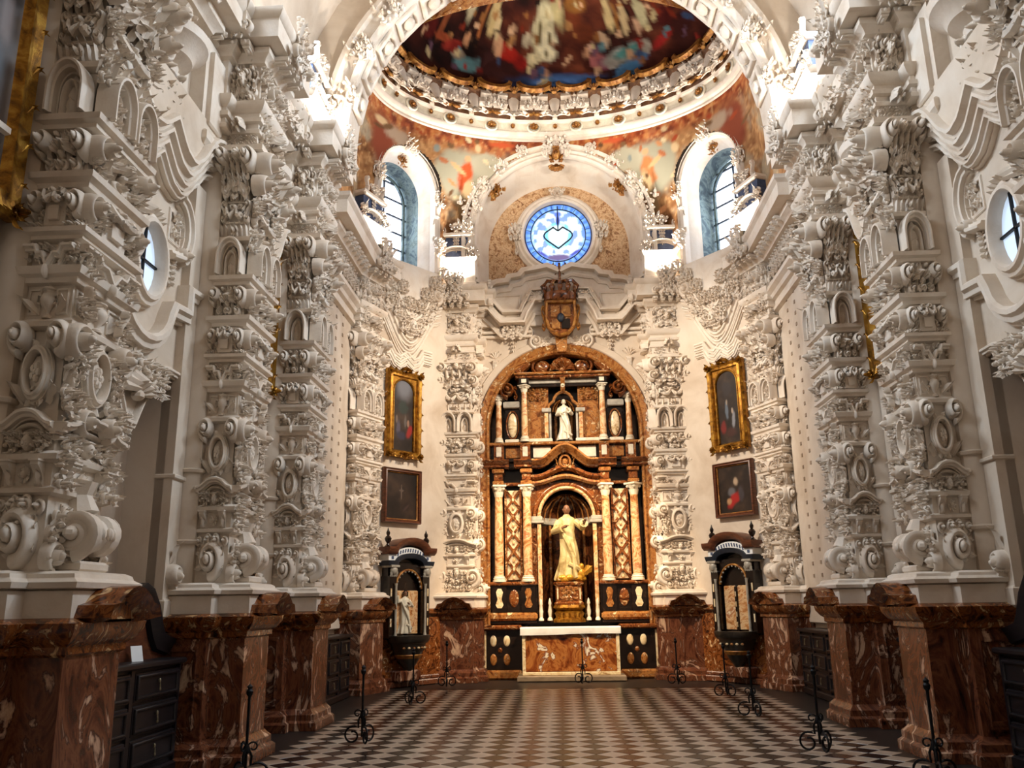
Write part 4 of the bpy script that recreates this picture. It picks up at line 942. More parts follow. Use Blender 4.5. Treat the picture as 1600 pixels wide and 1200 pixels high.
for j in range(NU*2):
    a = at_arc(.25+j/(NU*2)); x, y = cos(a), sin(a); nx, ny = x/ea, y/eb; l = sqrt(nx*nx+ny*ny); nx /= l; ny /= l
    rz = atan2(ny, nx)-pi/2          # local -y points to the middle of the oval
    big = j % 2 == 0
    def P(k_, off_, z, sx, sz, d, u=0, tilt=0, mat='stucco', ang=0):
        tx, ty = cos(rz), sin(rz)
        o = link(NAMES[k_], lib(k_, mat), ce, ((ea+off_)*x+tx*u, ey+(eb+off_)*y+ty*u, z), (tilt, ang, rz), (sx, d, sz)); return o
    P('rosette', -.16, 13.2, .3 if not big else .16, .26 if not big else .2, .3, mat='giltarc')
    if not big: 
        o = link('medallion_rim', LIB.setdefault('rim', M().relief(arcpts(0, 0, .15, .14, 0, 330, 12), pr(.06, .05), closed=True).mesh('medallion_rim', 'white')), ce, ((ea-.15)*x, ey+(eb-.15)*y, 13.2), (0, 0, rz))
    if big:
        P('atlas', -.34, 13.40, .95, .92, .75, tilt=-.42); P('bracket', -.2, 13.36, .2, .22, .3, tilt=-.3)
        for s in (-1, 1):
            P('wavy', -.24, 13.50, .34, .3, .3, u=s*.2, tilt=-.4); P('scroll', -.34, 13.66, s*.2, .36, .4, u=s*.33, tilt=-.45)
        P('shell', -.40, 13.98, .5, .34, .4, tilt=-.5, mat='giltarc')
    else:
        for s in (-1, 1):
            o = link('panel_block', LIB.setdefault('pb', M().box(-.5, .5, -.5, 0, 0, 1, .08).mesh('panel_block', 'stucco')), ce, ((ea-.28)*x+cos(rz)*s*.19, ey+(eb-.28)*y+sin(rz)*s*.19, 13.60), (-.42, 0, rz), (.34, .3, .20)); link('panel_block', LIB['pb'], ce, ((ea-.36)*x+cos(rz)*s*.21, ey+(eb-.36)*y+sin(rz)*s*.21, 13.82), (-.5, 0, rz), (.26, .24, .14))
            P('leaf', -.42, 13.84, .2, .3, .4, u=s*.07, tilt=-.5, ang=s*.55)
            P('leaf', -.3, 13.46, .2, .24, .4, u=s*.12, tilt=-.3, ang=s*1.1)
        P('boss', -.33, 13.74, .16, .2, .3, tilt=-.4); P('mask', -.40, 13.98, .2, .26, .3, tilt=-.5, mat='bronze'); P('bow', -.24, 13.44, .5, .24, .4, tilt=-.4, mat='giltarc'); P('fol4', -.36, 13.72, .5, .5, .5, tilt=-.45); P('urn', -.40, 13.9, .24, .3, .4, tilt=-.5)
        o = link('scalloped_edge', LIB.setdefault('sc', M().relief(arcpts(0, .06, .40, .34, 185, 355, 13), [(-.05, 0), (-.05, .12), (.05, .14), (.06, 0)]).mesh('scalloped_edge', 'giltarc')), ce, ((ea-.40)*x, ey+(eb-.40)*y, 14.20), (-.5, 0, rz))
# painted shell
da, db, dz0, dh = ea-.36, eb-.36, 14.0, 2.9
nu_, nv_ = 260, 70; P_ = []
for i in range(nu_):
    t = pi/2+2*pi*i/nu_          # i=0 : the far end
    P_.append([(da*cos(t)*cos(e), ey+db*sin(t)*cos(e), dz0+dh*sin(e)) for e in np.linspace(0, pi/2*.995, nv_)])
m = M().grid(P_, cu=True); V = np.array(m.v)
E_ = np.tile(np.linspace(0, pi/2*.995, nv_), nu_); TT = np.repeat([(-2*pi*i/nu_ if i < nu_/2 else 2*pi-2*pi*i/nu_) for i in range(nu_)], nv_)    # + = to the right as seen from the nave
U = TT*3.2; H = E_*2.6
n1, n2, n3 = fbm(V, .8, 21), fbm(V, 2.2, 25), fbm(V, 6, 29)
C = ramp(n1*.5+n2*.5, [(.32, '#160a08'), (.46, '#33140e'), (.56, '#4a2016'), (.66, '#6a3420'), (.78, '#2a120c')])
for u_, h_, ru, rh, c_, an_ in [(-.9, .55, 1.2, .5, '#3a1c1a', 0), (0, .25, 1.5, .3, '#2c3a5c', 0), (.35, .30, .9, .20, '#46669a', 0), (1.75, .42, .6, .2, '#4a78a0', 25), (-.2, .12, 2.4, .12, '#141a24', 0),
        (-.22, 1.5, .36, .85, '#cfc49c', -6), (-.12, 1.15, .28, .5, '#e2d8b4', -8), (-.45, .85, .25, .18, '#cdbf96', 0), (.15, 1.9, .2, .6, '#b8a878', 10), (-.3, 1.5, .04, .6, '#6a5a3a', -6), (-.1, 1.2, .035, .4, '#6a5a3a', -10),
        (-1.05, .95, .42, .22, '#a3241a', -30), (-.72, .75, .2, .25, '#8a1e18', 0), (-1.3, 1.1, .14, .3, '#d2a07a', 10), (-1.0, 1.2, .08, .18, '#d0a078', 0), (-.62, 1.25, .13, .25, '#b3a488', 0),
        (-1.6, 1.7, .14, .6, '#c9b07c', 5), (-1.42, 1.5, .10, .4, '#d8c090', 10), (-1.85, 1.6, .06, .7, '#9a5a30', 0), (-2.35, 1.9, .16, .6, '#b4a888', 14), (-2.9, 1.6, .07, .9, '#8a4a2c', 0), (-2.75, 1.0, .3, .1, '#9a4a2c', 0),
        (-2.0, .55, .36, .2, '#5c8488', 0), (-2.25, .75, .22, .14, '#8a7a6a', 0), (-3.3, 1.1, .3, .3, '#5a1a16', 0), (-2.45, .9, .35, .16, '#8a2a20', 20), (-2.1, 1.1, .1, .2, '#c08a64', 0), (-3.9, .8, .4, .3, '#3f1814', 0),
        (.95, .7, .18, .22, '#b06a6a', 0), (1.15, .62, .2, .2, '#8a4a5c', 0), (.9, 1.0, .1, .16, '#c8a088', 0), (1.2, 1.15, .12, .25, '#c0a080', 15), (1.5, 1.7, .16, .5, '#c6ae7c', -8), (1.85, 1.5, .12, .5, '#bda47a', -12), (1.68, 1.6, .06, .5, '#8a5a2c', -10),
        (1.6, .72, .62, .22, '#8a8c84', 14), (1.68, .76, .42, .13, '#4c8480', 14), (1.3, .55, .16, .14, '#a09a90', 0), (2.15, .75, .14, .2, '#a39a8a', 0), (2.6, .75, .42, .16, '#962420', 22), (2.9, 1.2, .36, .3, '#4a1612', 0), (2.35, 1.5, .18, .5, '#b5ab84', -10), (2.1, 1.2, .10, .25, '#c49a7a', 0),
        (.55, 1.7, .3, .4, '#6a3018', 0), (.75, 1.35, .35, .3, '#5a2814', 0), (.7, 2.0, .4, .3, '#8a5a28', 0), (3.3, .9, .4, .3, '#3a1612', 0)]:
    C = blob(C, U, H, u_, h_, ru, rh, c_, an_, .4, n2 if max(ru, rh) > .2 else n3)
rs_ = random.Random(17)
for k in range(90):
    u_, h_ = rs_.uniform(-4.2, 3.6), rs_.uniform(.25, 2.2); c_ = rs_.choice(['#c9a07c', '#b98a68', '#7a2018', '#932c20', '#c4b084', '#5a7a80', '#8a5a34', '#2a1410', '#6a4a5a', '#3a4a6a'] if h_ < 1 else ['#c9a07c', '#7a2a18', '#b8a478', '#8a5a30', '#1e0f0b', '#5a2a18', '#a87848'])
    C = blob(C, U, H, u_, h_, rs_.uniform(.05, .12), rs_.uniform(.06, .2), c_, rs_.uniform(-40, 40), .5)
n5 = fbm(V, 16, 41, 2); C = C*(.55+.55*n3[:, None]+.4*n5[:, None])
link('painted_dome', m.mesh('painted_dome', 'fresco', C), ce)
# transverse arch between nave and domed bay
ta = struct('trim_2', (0, 13.3, 0))
A = arcpts(0, 9.72, 3.70, 3.66, 180, 0, 49); A = [(-3.70, 9.1)]+A+[(3.70, 9.1)]
m = M(); m.grid([[(x, 0, z), (x, .7, z)] for x, z in A]); link('soffit', m.mesh('soffit', 'stucco'), ta)
link('arch_moulding', M().relief(A, [(-.02, 0), (-.02, .06), (.1, .1), (.14, .05), (.3, .08), (.34, .16), (.42, .16), (.42, 0)]).mesh('arch_moulding', 'stucco'), ta)
m = M(); arch_hole(m, -4.7, 4.7, 9.1, 16.5, 3.72, 9.72, 9.1, .02); arch_hole(m, -4.7, 4.7, 9.2, 13.0, 3.7, 10.2, 9.2, .7) if False else None
link('spandrel', m.mesh('spandrel', 'plaster'), ta)
F = Face(ta, 0, 0)
for s in (-1, 1):
    for a in (10, 24, 38, 52, 66, 80): F.put('fol%d' % (1+a % 4), s*3.85*cos(R(a)), 9.72+3.85*sin(R(a)), s*.5, .5, .6, ang=-s*R(90-a), out=.05, mat='stucco')
    for k in range(8):
        a = 12+k*10; m = LIB.get('cof')
        if m is None:
            q = M().relief([(-.22, -.22), (.22, -.22), (.22, .22), (-.22, .22)], pr(.1, .08), closed=True); q.ell((0, -.04, 0), .13, .1, .13, 8, 5); m = LIB['cof'] = q.mesh('soffit_coffer', 'stucco')
        n = np.array((-s*cos(R(a)), 0, -sin(R(a)))); x_ = np.array((0, 1., 0)); z_ = np.cross(x_, -n)      # -y of the coffer looks to the arch centre
        o = link('soffit_coffer', m, ta); o.matrix_local = Matrix([[x_[q], -n[q], z_[q], (s*3.69*cos(R(a)), .35, 9.72+3.65*sin(R(a)))[q]] for q in range(3)]+[[0, 0, 0, 1]])

# ------------------------------------------------------------------ marble altarpiece
al = thing('altarpiece', 'tall altarpiece of brown, orange and cream marble filling the arched recess', 'altarpiece', (0, 20.2, 0))
def ab(name, x0, x1, z0, z1, y0, y1, mat, b=.012, par=None): return link(name, box(x0, x1, y0, y1, z0, z1, mat, b), par or al)
FA = Face(al, 0, 0)
def both(fn):
    for s in (-1, 1): fn(s)
def column(x, z0, z1, r, cap, base, mat='column', y=-.12, par=None):
    m = M().lathe([(r*1.04, 0), (r*1.06, (z1-z0)*.33), (r*.88, z1-z0)], 16)
    c = link('column', m.mesh('column', mat), par or al, (x, y, z0), (0, 0, random.random()*6))
    link('base', M().lathe([(r*1.55, -base), (r*1.55, -base*.7), (r*1.35, -base*.62), (r*1.5, -base*.45), (r*1.2, -base*.25), (r*1.25, -base*.1), (r, 0)], 16).mesh('base', 'white'), c)
    h = z1-z0; m = M().lathe([(r*.9, h), (r*.95, h+cap*.5), (r*1.5, h+cap*.82)], 16).box(-r*1.6, r*1.6, -r*1.6, r*1.6, h+cap*.82, h+cap, .01)
    for k in range(8): a = k*pi/4; m.xf(leafm, (r*.85*sin(a), -r*.85*cos(a), h+cap*.05), (0, 0, a), (r*1.1, r*1.1, cap*.62))
    for k in range(4): a = pi/4+k*pi/2; m.ell((r*1.35*sin(a), -r*1.35*cos(a), h+cap*.70), r*.45, r*.45, cap*.14, 7, 4)
    link('capital', m.mesh('capital', 'white'), c); return c
leafm = M(); o_leaf(leafm, 1, .9, .4)
# back plates
ab('backing', -1.98, -.86, 1.2, 4.9, .28, .5, 'dark'); ab('backing', .86, 1.98, 1.2, 4.9, .28, .5, 'dark')
link('backing', M().prism([(-1.95, 4.8)]+[(x, z) for x, z in arcpts(0, AZ, 1.95, 1.95, 180, 0, 25)]+[(1.95, 4.8)], .42, .52).mesh('backing', 'dark'), al)
def lower(s):
    x0, x1 = s*.72, s*1.88
    ab('plinth', x0, x1, 1.25, 1.43, -.22, .3, 'orange', .05); ab('pedestal', x0, x1, 1.43, 2.04, -.14, .3, 'dark')
    ab('pedestal_cap', s*.70, s*1.90, 2.03, 2.11, -.24, .3, 'brown', .025); ab('plinth_band', s*.74, s*1.86, 1.18, 1.26, -.16, .3, 'dark')
    for cx, mt in ((1.58, 'cream'), (.92, 'orange')):
        ab('pedestal_die', s*(cx-.16), s*(cx+.16), 1.43, 2.04, -.19, -.1, 'dark')
        p = [(-.05, .05), (-.09, .12), (-.045, .24), (-.08, .40), (-.04, .48), (.04, .48), (.08, .40), (.045, .24), (.09, .12), (.05, .05)]
        link('inlay', M().prism([(s*cx+x, 1.48+z) for x, z in p], -.205, -.18).mesh('inlay', mt), al)
    link('inlay', M().ell((s*1.25, -.15, 1.74), .11, .03, .2, 14, 8).mesh('inlay', 'brown'), al)
    column(s*1.58, 2.25, 4.05, .10, .28, .14); column(s*.92, 2.25, 4.05, .10, .28, .14)
    # lattice panel
    ab('panel', s*1.08, s*1.42, 2.15, 4.22, .02, .28, 'cream')
    ab('panel_frame', s*1.05, s*1.10, 2.12, 4.25, -.03, .28, 'brown'); ab('panel_frame', s*1.40, s*1.45, 2.12, 4.25, -.03, .28, 'brown')
    n = 5
    for k in range(n):
        z0 = 2.2+k*.40
        for d in (-1, 1):
            link('lattice_strip', M().relief([(s*1.25-d*.15, z0), (s*1.25-d*.06, z0+.12), (s*1.25+d*.06, z0+.28), (s*1.25+d*.15, z0+.40)], [(-.028, 0), (-.028, .05), (.028, .05), (.028, 0)], .02).mesh('lattice_strip', 'brown'), al)
        link('diamond_boss', M().ell((s*1.25, .0, z0+.2), .05, .04, .075, 8, 5).mesh('diamond_boss', 'orange' if k % 2 else 'cream'), al)
        link('diamond_boss', M().ell((s*1.25, .0, z0), .035, .03, .05, 8, 5).mesh('diamond_boss', 'column'), al)
    # jambs of the niche
    ab('niche_pilaster', s*.60, s*.69, 1.30, 3.44, -.06, .3, 'column', .02); ab('niche_pilaster', s*.71, s*.85, 1.30, 3.44, .02, .3, 'brown', .02)
    ab('impost', s*.54, s*.86, 3.43, 3.50, -.10, .3, 'grey', .015); ab('impost', s*.57, s*.83, 3.50, 3.60, -.06, .3, 'grey', .015)
    link('baluster', M().lathe([(.0, 0), (.06, 0), (.06, .04), (.03, .08), (.05, .2), (.025, .34), (.04, .38), (.02, .46), (0, .5)], 10, (s*.64, -.12, 1.24)).mesh('baluster', 'white'), al)
    link('baluster', M().lathe([(.0, 0), (.06, 0), (.06, .04), (.03, .08), (.05, .2), (.025, .34), (.04, .38), (.02, .46), (0, .5)], 10, (s*.44, -.05, 1.24)).mesh('baluster', 'white'), al)
    # spandrel and frieze
    pts = [(s*.9, 3.6), (s*.9, 4.4), (0, 4.4)]+[(s*.76*sin(R(a)), 3.55+.76*cos(R(a))) for a in range(0, 91, 10)]
    link('spandrel', M().prism(pts, .04, .3).mesh('spandrel', 'brown'), al)
    ab('frieze', s*.76, s*1.9, 4.33, 4.70, .06, .4, 'dark')
    for cx in (1.58, .92):
        ab('frieze_block', s*(cx-.13), s*(cx+.13), 4.33, 4.42, -.26, .1, 'orange', .015); ab('frieze_block', s*(cx-.10), s*(cx+.10), 4.42, 4.60, -.22, .1, 'brown', .02); ab('frieze_block', s*(cx-.14), s*(cx+.14), 4.60, 4.70, -.27, .1, 'orange', .02)
    ab('architrave', s*1.06, s*1.44, 4.33, 4.40, -.04, .1, 'brown', .01)
    pr_ = [(-.08, .0), (-.08, .18), (-.04, .22), (.0, .32), (.05, .38), (.08, .42), (.10, .42), (.10, 0)]
    for a, b in ((.78, 1.20), (1.32, 1.93)):
        P_ = [(s*a, 4.80), (s*b, 4.80)]; P_ = P_ if s > 0 else P_[::-1]
        link('cornice', M().relief(P_, pr_).box(s*a, s*b, -.3, .3, 4.74, 4.88).mesh('cornice', 'brown'), al)
    ab('cornice', s*1.18, s*1.34, 4.70, 4.84, -.2, .3, 'dark', .03)
    # upper tier
    ab('attic_plinth', s*.3, s*1.84, 4.92, 5.32, .10, .4, 'dark')
    for cx, w_, mt in ((1.57, .16, 'cream'), (1.24, .34, 'orange'), (.94, .16, 'white'), (.54, .42, 'white')):
        ab('attic_panel', s*(cx-w_/2), s*(cx+w_/2), 5.00, 5.27, .06, .12, mt, .015)
    ab('attic_band', s*.0, s*1.86, 5.30, 5.37, -.06, .4, 'orange', .015); ab('attic_base', s*.28, s*.84, 5.37, 5.46, .0, .4, 'white', .02); ab('attic_base', s*1.08, s*1.42, 5.37, 5.46, .02, .4, 'white', .02)
    for cx in (.94, 1.57): ab('attic_pedestal', s*(cx-.12), s*(cx+.12), 4.93, 5.34, -.05, .2, 'brown', .015); ab('attic_panel', s*(cx-.06), s*(cx+.06), 5.02, 5.26, -.065, .0, 'white', .01)
    column(s*.94, 5.52, 6.60, .075, .18, .14, y=-.02); column(s*1.57, 5.50, 6.30, .07, .20, .12, y=.05)
    ab('oval_panel', s*1.06, s*1.42, 5.46, 6.22, .14, .4, 'dark')
    link('oval_inlay', M().ell((s*1.24, .14, 5.82), .115, .05, .30, 18, 10).mesh('oval_inlay', 'cream'), al)
    link('oval_rim', M().relief(arcpts(s*1.24, 5.82, .15, .34, 0, 345, 24), pr(.04, .04), .13, closed=True).mesh('oval_rim', 'brown'), al)
    ab('small_entablature', s*1.06, s*1.46, 6.24, 6.40, .04, .4, 'grey', .02); ab('small_entablature', s*1.44, s*1.70, 6.48, 6.56, -.06, .4, 'grey', .02)
    V_ = Face(al, 0, .05); V_.put('volute', s*1.34, 6.66, s*.36, .36, .9, mat='brown'); V_.put('scroll', s*1.60, 6.56, s*.3, .30, .6, mat='brown'); V_.put('scroll', s*1.16, 6.42, s*.26, .36, .6, mat='brown')
    ab('attic_field', s*.36, s*.86, 5.46, 6.76, .16, .4, 'orange'); FA.put('fol2', s*.62, 6.56, .42, .3, .3, out=-.16, mat='orange')
    ab('entablature_block', s*.82, s*1.06, 6.78, 6.94, -.14, .4, 'dark', .015); ab('inlay', s*.88, s*1.0, 6.81, 6.91, -.155, -.1, 'white', .008)
    ab('lintel', s*.0, s*.84, 6.74, 6.82, .04, .4, 'dark'); ab('lintel', s*.0, s*.82, 6.82, 6.92, .0, .4, 'grey', .01)
    ab('niche_impost', s*.30, s*.52, 6.10, 6.20, -.02, .3, 'grey', .015)
    ab('niche_pilaster', s*.37, s*.46, 5.46, 6.10, .02, .3, 'column', .015); ab('niche_pilaster', s*.30, s*.35, 5.46, 6.10, .08, .3, 'grey', .01)
    # pediment
    link('pediment_rake', M().relief([(s*.84, 7.34), (s*1.12, 7.06)][::s], [(-.10, 0), (-.10, .25), (0, .34), (.04, .34), (.04, 0)], .1).mesh('pediment_rake', 'brown'), al)
    ab('attic_cornice', s*0, s*1.14, 6.93, 7.00, -.16, .4, 'brown', .02); ab('attic_cornice', s*0, s*1.18, 7.00, 7.06, -.22, .4, 'orange', .02)
    link('pediment_disc', M().ell((s*.48, .05, 7.24), .20, .10, .17, 16, 8).mesh('pediment_disc', 'brown'), al)
    link('pediment_curl', M().relief(arcpts(s*.48, 7.25, .25, .22, 180 if s > 0 else 0, 400 if s > 0 else -220, 16), pr(.08, .1), .05).mesh('pediment_curl', 'brown'), al)
both(lower)
# niche shells
def niche(name, r, zs, zb, mat, depth=1.0, y=.06, fan='giltarc'):
    m = M(); prof = [(r, zb), (r, zs)]+[(r*cos(R(a)), zs+r*sin(R(a))) for a in range(10, 91, 10)]
    m.lathe(prof, 14, (0, y, 0), depth, 0, pi); link(name, m.mesh(name, mat), al)
    f_ = M()
    for k in range(1, 8):
        a = pi*k/8
        f_.tube([(r*.97*cos(a)*cos(R(e)), y+r*.97*depth*sin(a)*cos(R(e)), zs+r*.97*sin(R(e))) for e in (0, 25, 50, 75)], .018, 5)
    for k in (2, 6): a = pi*k/8; f_.tube([(r*.95*cos(a), y+r*.95*depth*sin(a), zb), (r*.95*cos(a), y+r*.95*depth*sin(a), zs-.1)], .035, 8)
    link('niche_rib', f_.mesh('niche_rib', 'orange'), al)
niche('niche', .60, 3.52, 1.2, 'nichebrown')
link('niche_impost_band', M().lathe([(.60, 3.43), (.55, 3.44), (.55, 3.48), (.57, 3.52), (.57, 3.58), (.60, 3.60)], 14, (0, .06, 0), 1, 0, pi).mesh('niche_impost_band', 'grey'), al); niche('attic_niche', .29, 6.16, 5.40, 'dark', .9, .16)
A = [(-.645, 3.58)]+arcpts(0, 3.58, .645, .68, 180, 0, 25)[1:-1]+[(.645, 3.58)]
link('niche_arch', M().relief(A, pr(.09, .10), .06).mesh('niche_arch', 'column'), al)
link('niche_arch', M().relief([(x*1.17, 3.58+(z-3.58)*1.13) for x, z in A], pr(.10, .07), .06).mesh('niche_arch', 'brown'), al)
hump = lambda z0, a, h: [(x, z0+h*(.5+.5*cos(pi*min(1, abs(x)/a)))) for x in np.linspace(-a*1.25, a*1.25, 25)]
link('curved_pediment', M().relief(hump(4.80, .62, .36), [(-.08, .0), (-.08, .2), (-.03, .24), (.0, .34), (.06, .42), (.10, .42), (.10, 0)]).mesh('curved_pediment', 'orange'), al)
link('curved_band', M().relief(hump(4.50, .70, .22), [(-.06, .0), (-.06, .12), (.0, .2), (.06, .2), (.06, 0)]).mesh('curved_band', 'brown'), al)
link('curved_band', M().relief(hump(4.36, .74, .16), [(-.05, .0), (-.05, .1), (.0, .16), (.05, .14), (.05, 0)]).mesh('curved_band', 'orange'), al)
link('curved_frieze', M().prism([(-.8, 4.3)]+hump(4.62, .62, .34)+[(.8, 4.3)], .06, .3).mesh('curved_frieze', 'dark'), al)
FA.put('oval', 0, 4.86, .36, .34, .5, out=.1, mat='orange'); FA.pair('scroll', .2, 4.66, .2, .4, .5, out=.08, mat='orange')
for s in (-1, 1): ab('frieze_inlay', s*.34, s*.52, 4.52, 4.62, -.02, .1, 'cream', .01)
A = [(-.36, 6.18), (-.36, 6.28), (-.30, 6.34)]+arcpts(0, 6.34, .24, .28, 170, 10, 9)+[(.30, 6.34), (.36, 6.28), (.36, 6.18)]
link('niche_arch', M().relief(A, pr(.07, .07), .12).mesh('niche_arch', 'orange'), al)
FA.put('bracket', 0, 6.62, .18, .3, .3, mat='orange'); FA.put('rosette', 0, 6.72, .14, .14, .3, out=.12, mat='white')
FA.put('shell', 0, 7.10, .62, .66, .7, out=.05, mat='brown'); FA.put('finial', 0, 7.36, .14, .18, .14, out=.1, mat='brown')
# gilded base and pedestal of the great statue
link('statue_pedestal', M().ring([(-.30, .3), (-.30, -.1), (-.2, -.2), (.2, -.2), (.30, -.1), (.30, .3)], [(.03, 1.58), (.04, 1.62), (0, 1.66), (0, 2.0), (.04, 2.03), (.05, 2.07), (.03, 2.09)]).mesh('statue_pedestal', 'brown'), al)
link('gilded_base', M().ring([(-.28, .3), (-.28, -.12), (-.18, -.22), (.18, -.22), (.28, -.12), (.28, .3)], [(.08, 1.2), (.08, 1.26), (.02, 1.32), (.06, 1.40), (.0, 1.46), (.08, 1.52), (.06, 1.58)]).mesh('gilded_base', 'gold'), al)
for k in (-2, -1, 0, 1, 2): FA.put('leaf', k*.13, 1.24, .13, .24, .3, out=.22, mat='gold')
FA.put('fol1', 0, 1.84, .34, .3, .16, out=.2, mat='orange')
for s in (-1, 1): ab('inlay', s*.23, s*.27, 1.70, 1.96, -.16, -.1, 'cream', .008)

# ------------------------------------------------------------------ altar table
at_ = thing('altar', 'low marble altar table with veined red-brown front under the white cloth', 'altar', (0, 19.35, 0))
link('frontal', box(-.98, .98, 0, .6, .20, 1.06, 'frontal'), at_)
for s in (-1, 1): link('stile', box(s*.98, s*1.05, -.02, .6, .18, 1.06, 'cream', .01), at_)
link('rail', box(-1.05, 1.05, -.03, .6, .12, .19, 'cream', .01), at_)
link('step', box(-1.16, 1.16, -.18, .44, .0, .12, 'step', .02), at_); 
link('table_top', box(-1.06, 1.06, -.03, .62, 1.055, 1.10, 'white', .01), at_)
cl = thing('altar_cloth', 'plain white cloth laid over the altar table', 'cloth', (0, 19.35, 0))
m = M(); P_ = []
for i in range(41):
    x = -1.09+2.18*i/40; wob = .008*sin(x*7)+.006*sin(x*17+1); sag = .012*sin(x*2.2+.4)
    P_.append([(x, .6, 1.115), (x, .3, 1.118), (x, -.03, 1.118), (x, -.06+wob, 1.10), (x, -.065+wob, 1.03), (x, -.06+wob*1.5, .965+sag), (x, -.05+wob*1.5, .963+sag)])
m.grid(P_); link('linen', m.mesh('linen', 'cloth'), cl)
# pierced marble panels either side
for s in (-1, 1):
    pw = thing('marble_panel', 'dark marble panel with four oval inlays %s of the altar table' % ('left' if s < 0 else 'right'), 'panel', (s*1.52, 19.9, 0))
    def pb(name, x0, x1, z0, z1, y0, y1, mat, b=.01): return link(name, box(x0, x1, y0, y1, z0, z1, mat, b), pw)
    pb('slab', -.44, .44, .2, 1.06, 0, .18, 'dark'); pb('shelf', -.44, .44, 1.06, 1.16, -.12, .3, 'brown', .03); pb('foot', -.44, .44, 0, .2, -.09, .2, 'orange', .04)
    pb('pilaster', s*.36, s*.44, .24, 1.04, -.03, .02, 'cream')
    for u in (-.20, .10):
        for z in (.42, .82): link('oval_inlay', M().ell((u*-s if s < 0 else u, 0, z), .075, .03, .125, 14, 8).mesh('oval_inlay', 'cream' if z > .6 else 'orange'), pw)
    link('inlay', M().ell((-.05*s*-1 if s < 0 else -.05, 0, .62), .05, .025, .06, 8, 5).mesh('inlay', 'brown'), pw)

# ------------------------------------------------------------------ statues
def statue(label, loc, rz, S, robe, skin, pose, parent=None):
    r = thing('statue', label, 'statue', loc, rz); m = M()
    lv = [(0, .27, .20, 0), (.03, .28, .21, 0), (.15, .25, .19, .0), (.35, .215, .165, .02), (.55, .20, .155, .03), (.75, .185, .15, .02), (.92, .17, .14, 0), (1.05, .165, .13, -.01), (1.18, .185, .135, -.01), (1.28, .20, .13, -.0), (1.34, .17, .115, 0), (1.38, .09, .08, 0), (1.42, .06, .06, 0)]
    n = 44; P_ = []
    for z, rx, ry, cx in lv:
        row = []
        for k in range(n):
            a = 2*pi*k/n; fo = max(0, 1-z/1.15)
            g = 1+(.10*sin(7*a+2.2*z)+.06*sin(13*a-1.5*z+1))*fo**.6+.03*sin(5*a+3*z)*(z < 1.3)
            row.append(((cx+rx*g*cos(a))*S, ry*g*sin(a)*S, z*S))
        P_.append(row)
    m.grid(P_, cv=True)
    # mantle folds crossing the body and one falling at the side
    m.tube([(x*S, y*S, z*S) for x, y, z in ((-.17, -.06, 1.25), (-.10, -.15, 1.0), (.03, -.18, .7), (.14, -.17, .42), (.20, -.12, .2))], [.03*S, .045*S, .05*S, .045*S, .03*S], 7)
    m.tube([(x*S, y*S, z*S) for x, y, z in ((-.12, -.13, 1.1), (.0, -.17, .85), (.1, -.18, .55), (.13, -.2, .2), (.16, -.2, .05))], [.02*S, .03*S, .035*S, .04*S, .05*S], 7)
    m.tube([(x*S, y*S, z*S) for x, y, z in ((.0, -.19, .35), (.18, -.16, .26), (.26, -.08, .2), (.24, .0, .12))], [.04*S, .06*S, .06*S, .03*S], 7)
    # sleeves
    el = pose
    for (sx, sh, eb_, wr) in el:
        m.tube([(x*S, y*S, z*S) for x, y, z in (sh, [(a+b)/2 for a, b in zip(sh, eb_)], eb_, [(a*.4+b*.6) for a, b in zip(eb_, wr)], [(a*.15+b*.85) for a, b in zip(eb_, wr)])], [.075*S, .075*S, .08*S, .085*S, .10*S], 9)
        d = np.array(wr)-np.array(eb_); d /= np.linalg.norm(d)
    m.cur = 1
    # neck, head with face, hands
    m.lathe([(.055*S, 0), (.05*S, .08*S)], 10, (0, 0, 1.38*S))
    hc = (0, -.015*S, 1.53*S); m.ell(hc, .075*S, .09*S, .11*S, 14, 10)
    m.ell((0, -.108*S, 1.525*S), .014*S, .024*S, .03*S, 6, 5)
    for s in (-1, 1): m.ell((s*.03*S, -.092*S, 1.55*S), .016*S, .01*S, .01*S, 6, 4); m.ell((s*.077*S, -.01*S, 1.525*S), .012*S, .02*S, .03*S, 6, 4); m.ell((s*.03*S, -.092*S, 1.566*S), .024*S, .012*S, .008*S, 6, 4)
    m.ell((0, -.098*S, 1.48*S), .024*S, .01*S, .008*S, 6, 4)
    for sx, sh, eb_, wr in el:
        d = np.array(wr)-np.array(eb_); d = d/np.linalg.norm(d); side = np.cross(d, (0, 0, 1.)); side /= np.linalg.norm(side)+1e-9; up = np.cross(side, d)
        c = np.array(wr)+d*.03; L = lambda q: tuple(np.array(q)*S)
        m.tube([L(np.array(wr)-d*.06), L(wr), L(c+d*.03), L(c+d*.055)], [.026*S, .03*S, .036*S, .03*S], 8)
        for k, ln in enumerate((.055, .068, .072, .06)):
            o_ = c+d*.05+side*(k-1.5)*.017; m.tube([L(o_), L(o_+d*ln*.5+up*.006), L(o_+d*ln-up*.012)], [.009*S, .0085*S, .006*S], 5)
        t0 = c+side*.03*sx; m.tube([L(t0), L(t0+d*.03+side*.02*sx), L(t0+d*.06+side*.018*sx)], [.010*S, .0095*S, .007*S], 5)
    link('figure', m.mesh('figure', [robe, skin]), r)
    h_ = M()
    h_.ell((0, .012*S, 1.565*S), .082*S, .09*S, .09*S, 14, 8)
    for k in range(9): a = pi*k/8; h_.ell((.07*S*cos(a), .02*S+.05*S*sin(a), 1.52*S), .025*S, .03*S, .05*S, 6, 4)
    link('hair', h_.mesh('hair', 'dark' if skin == 'skin' else skin), r)
    return r
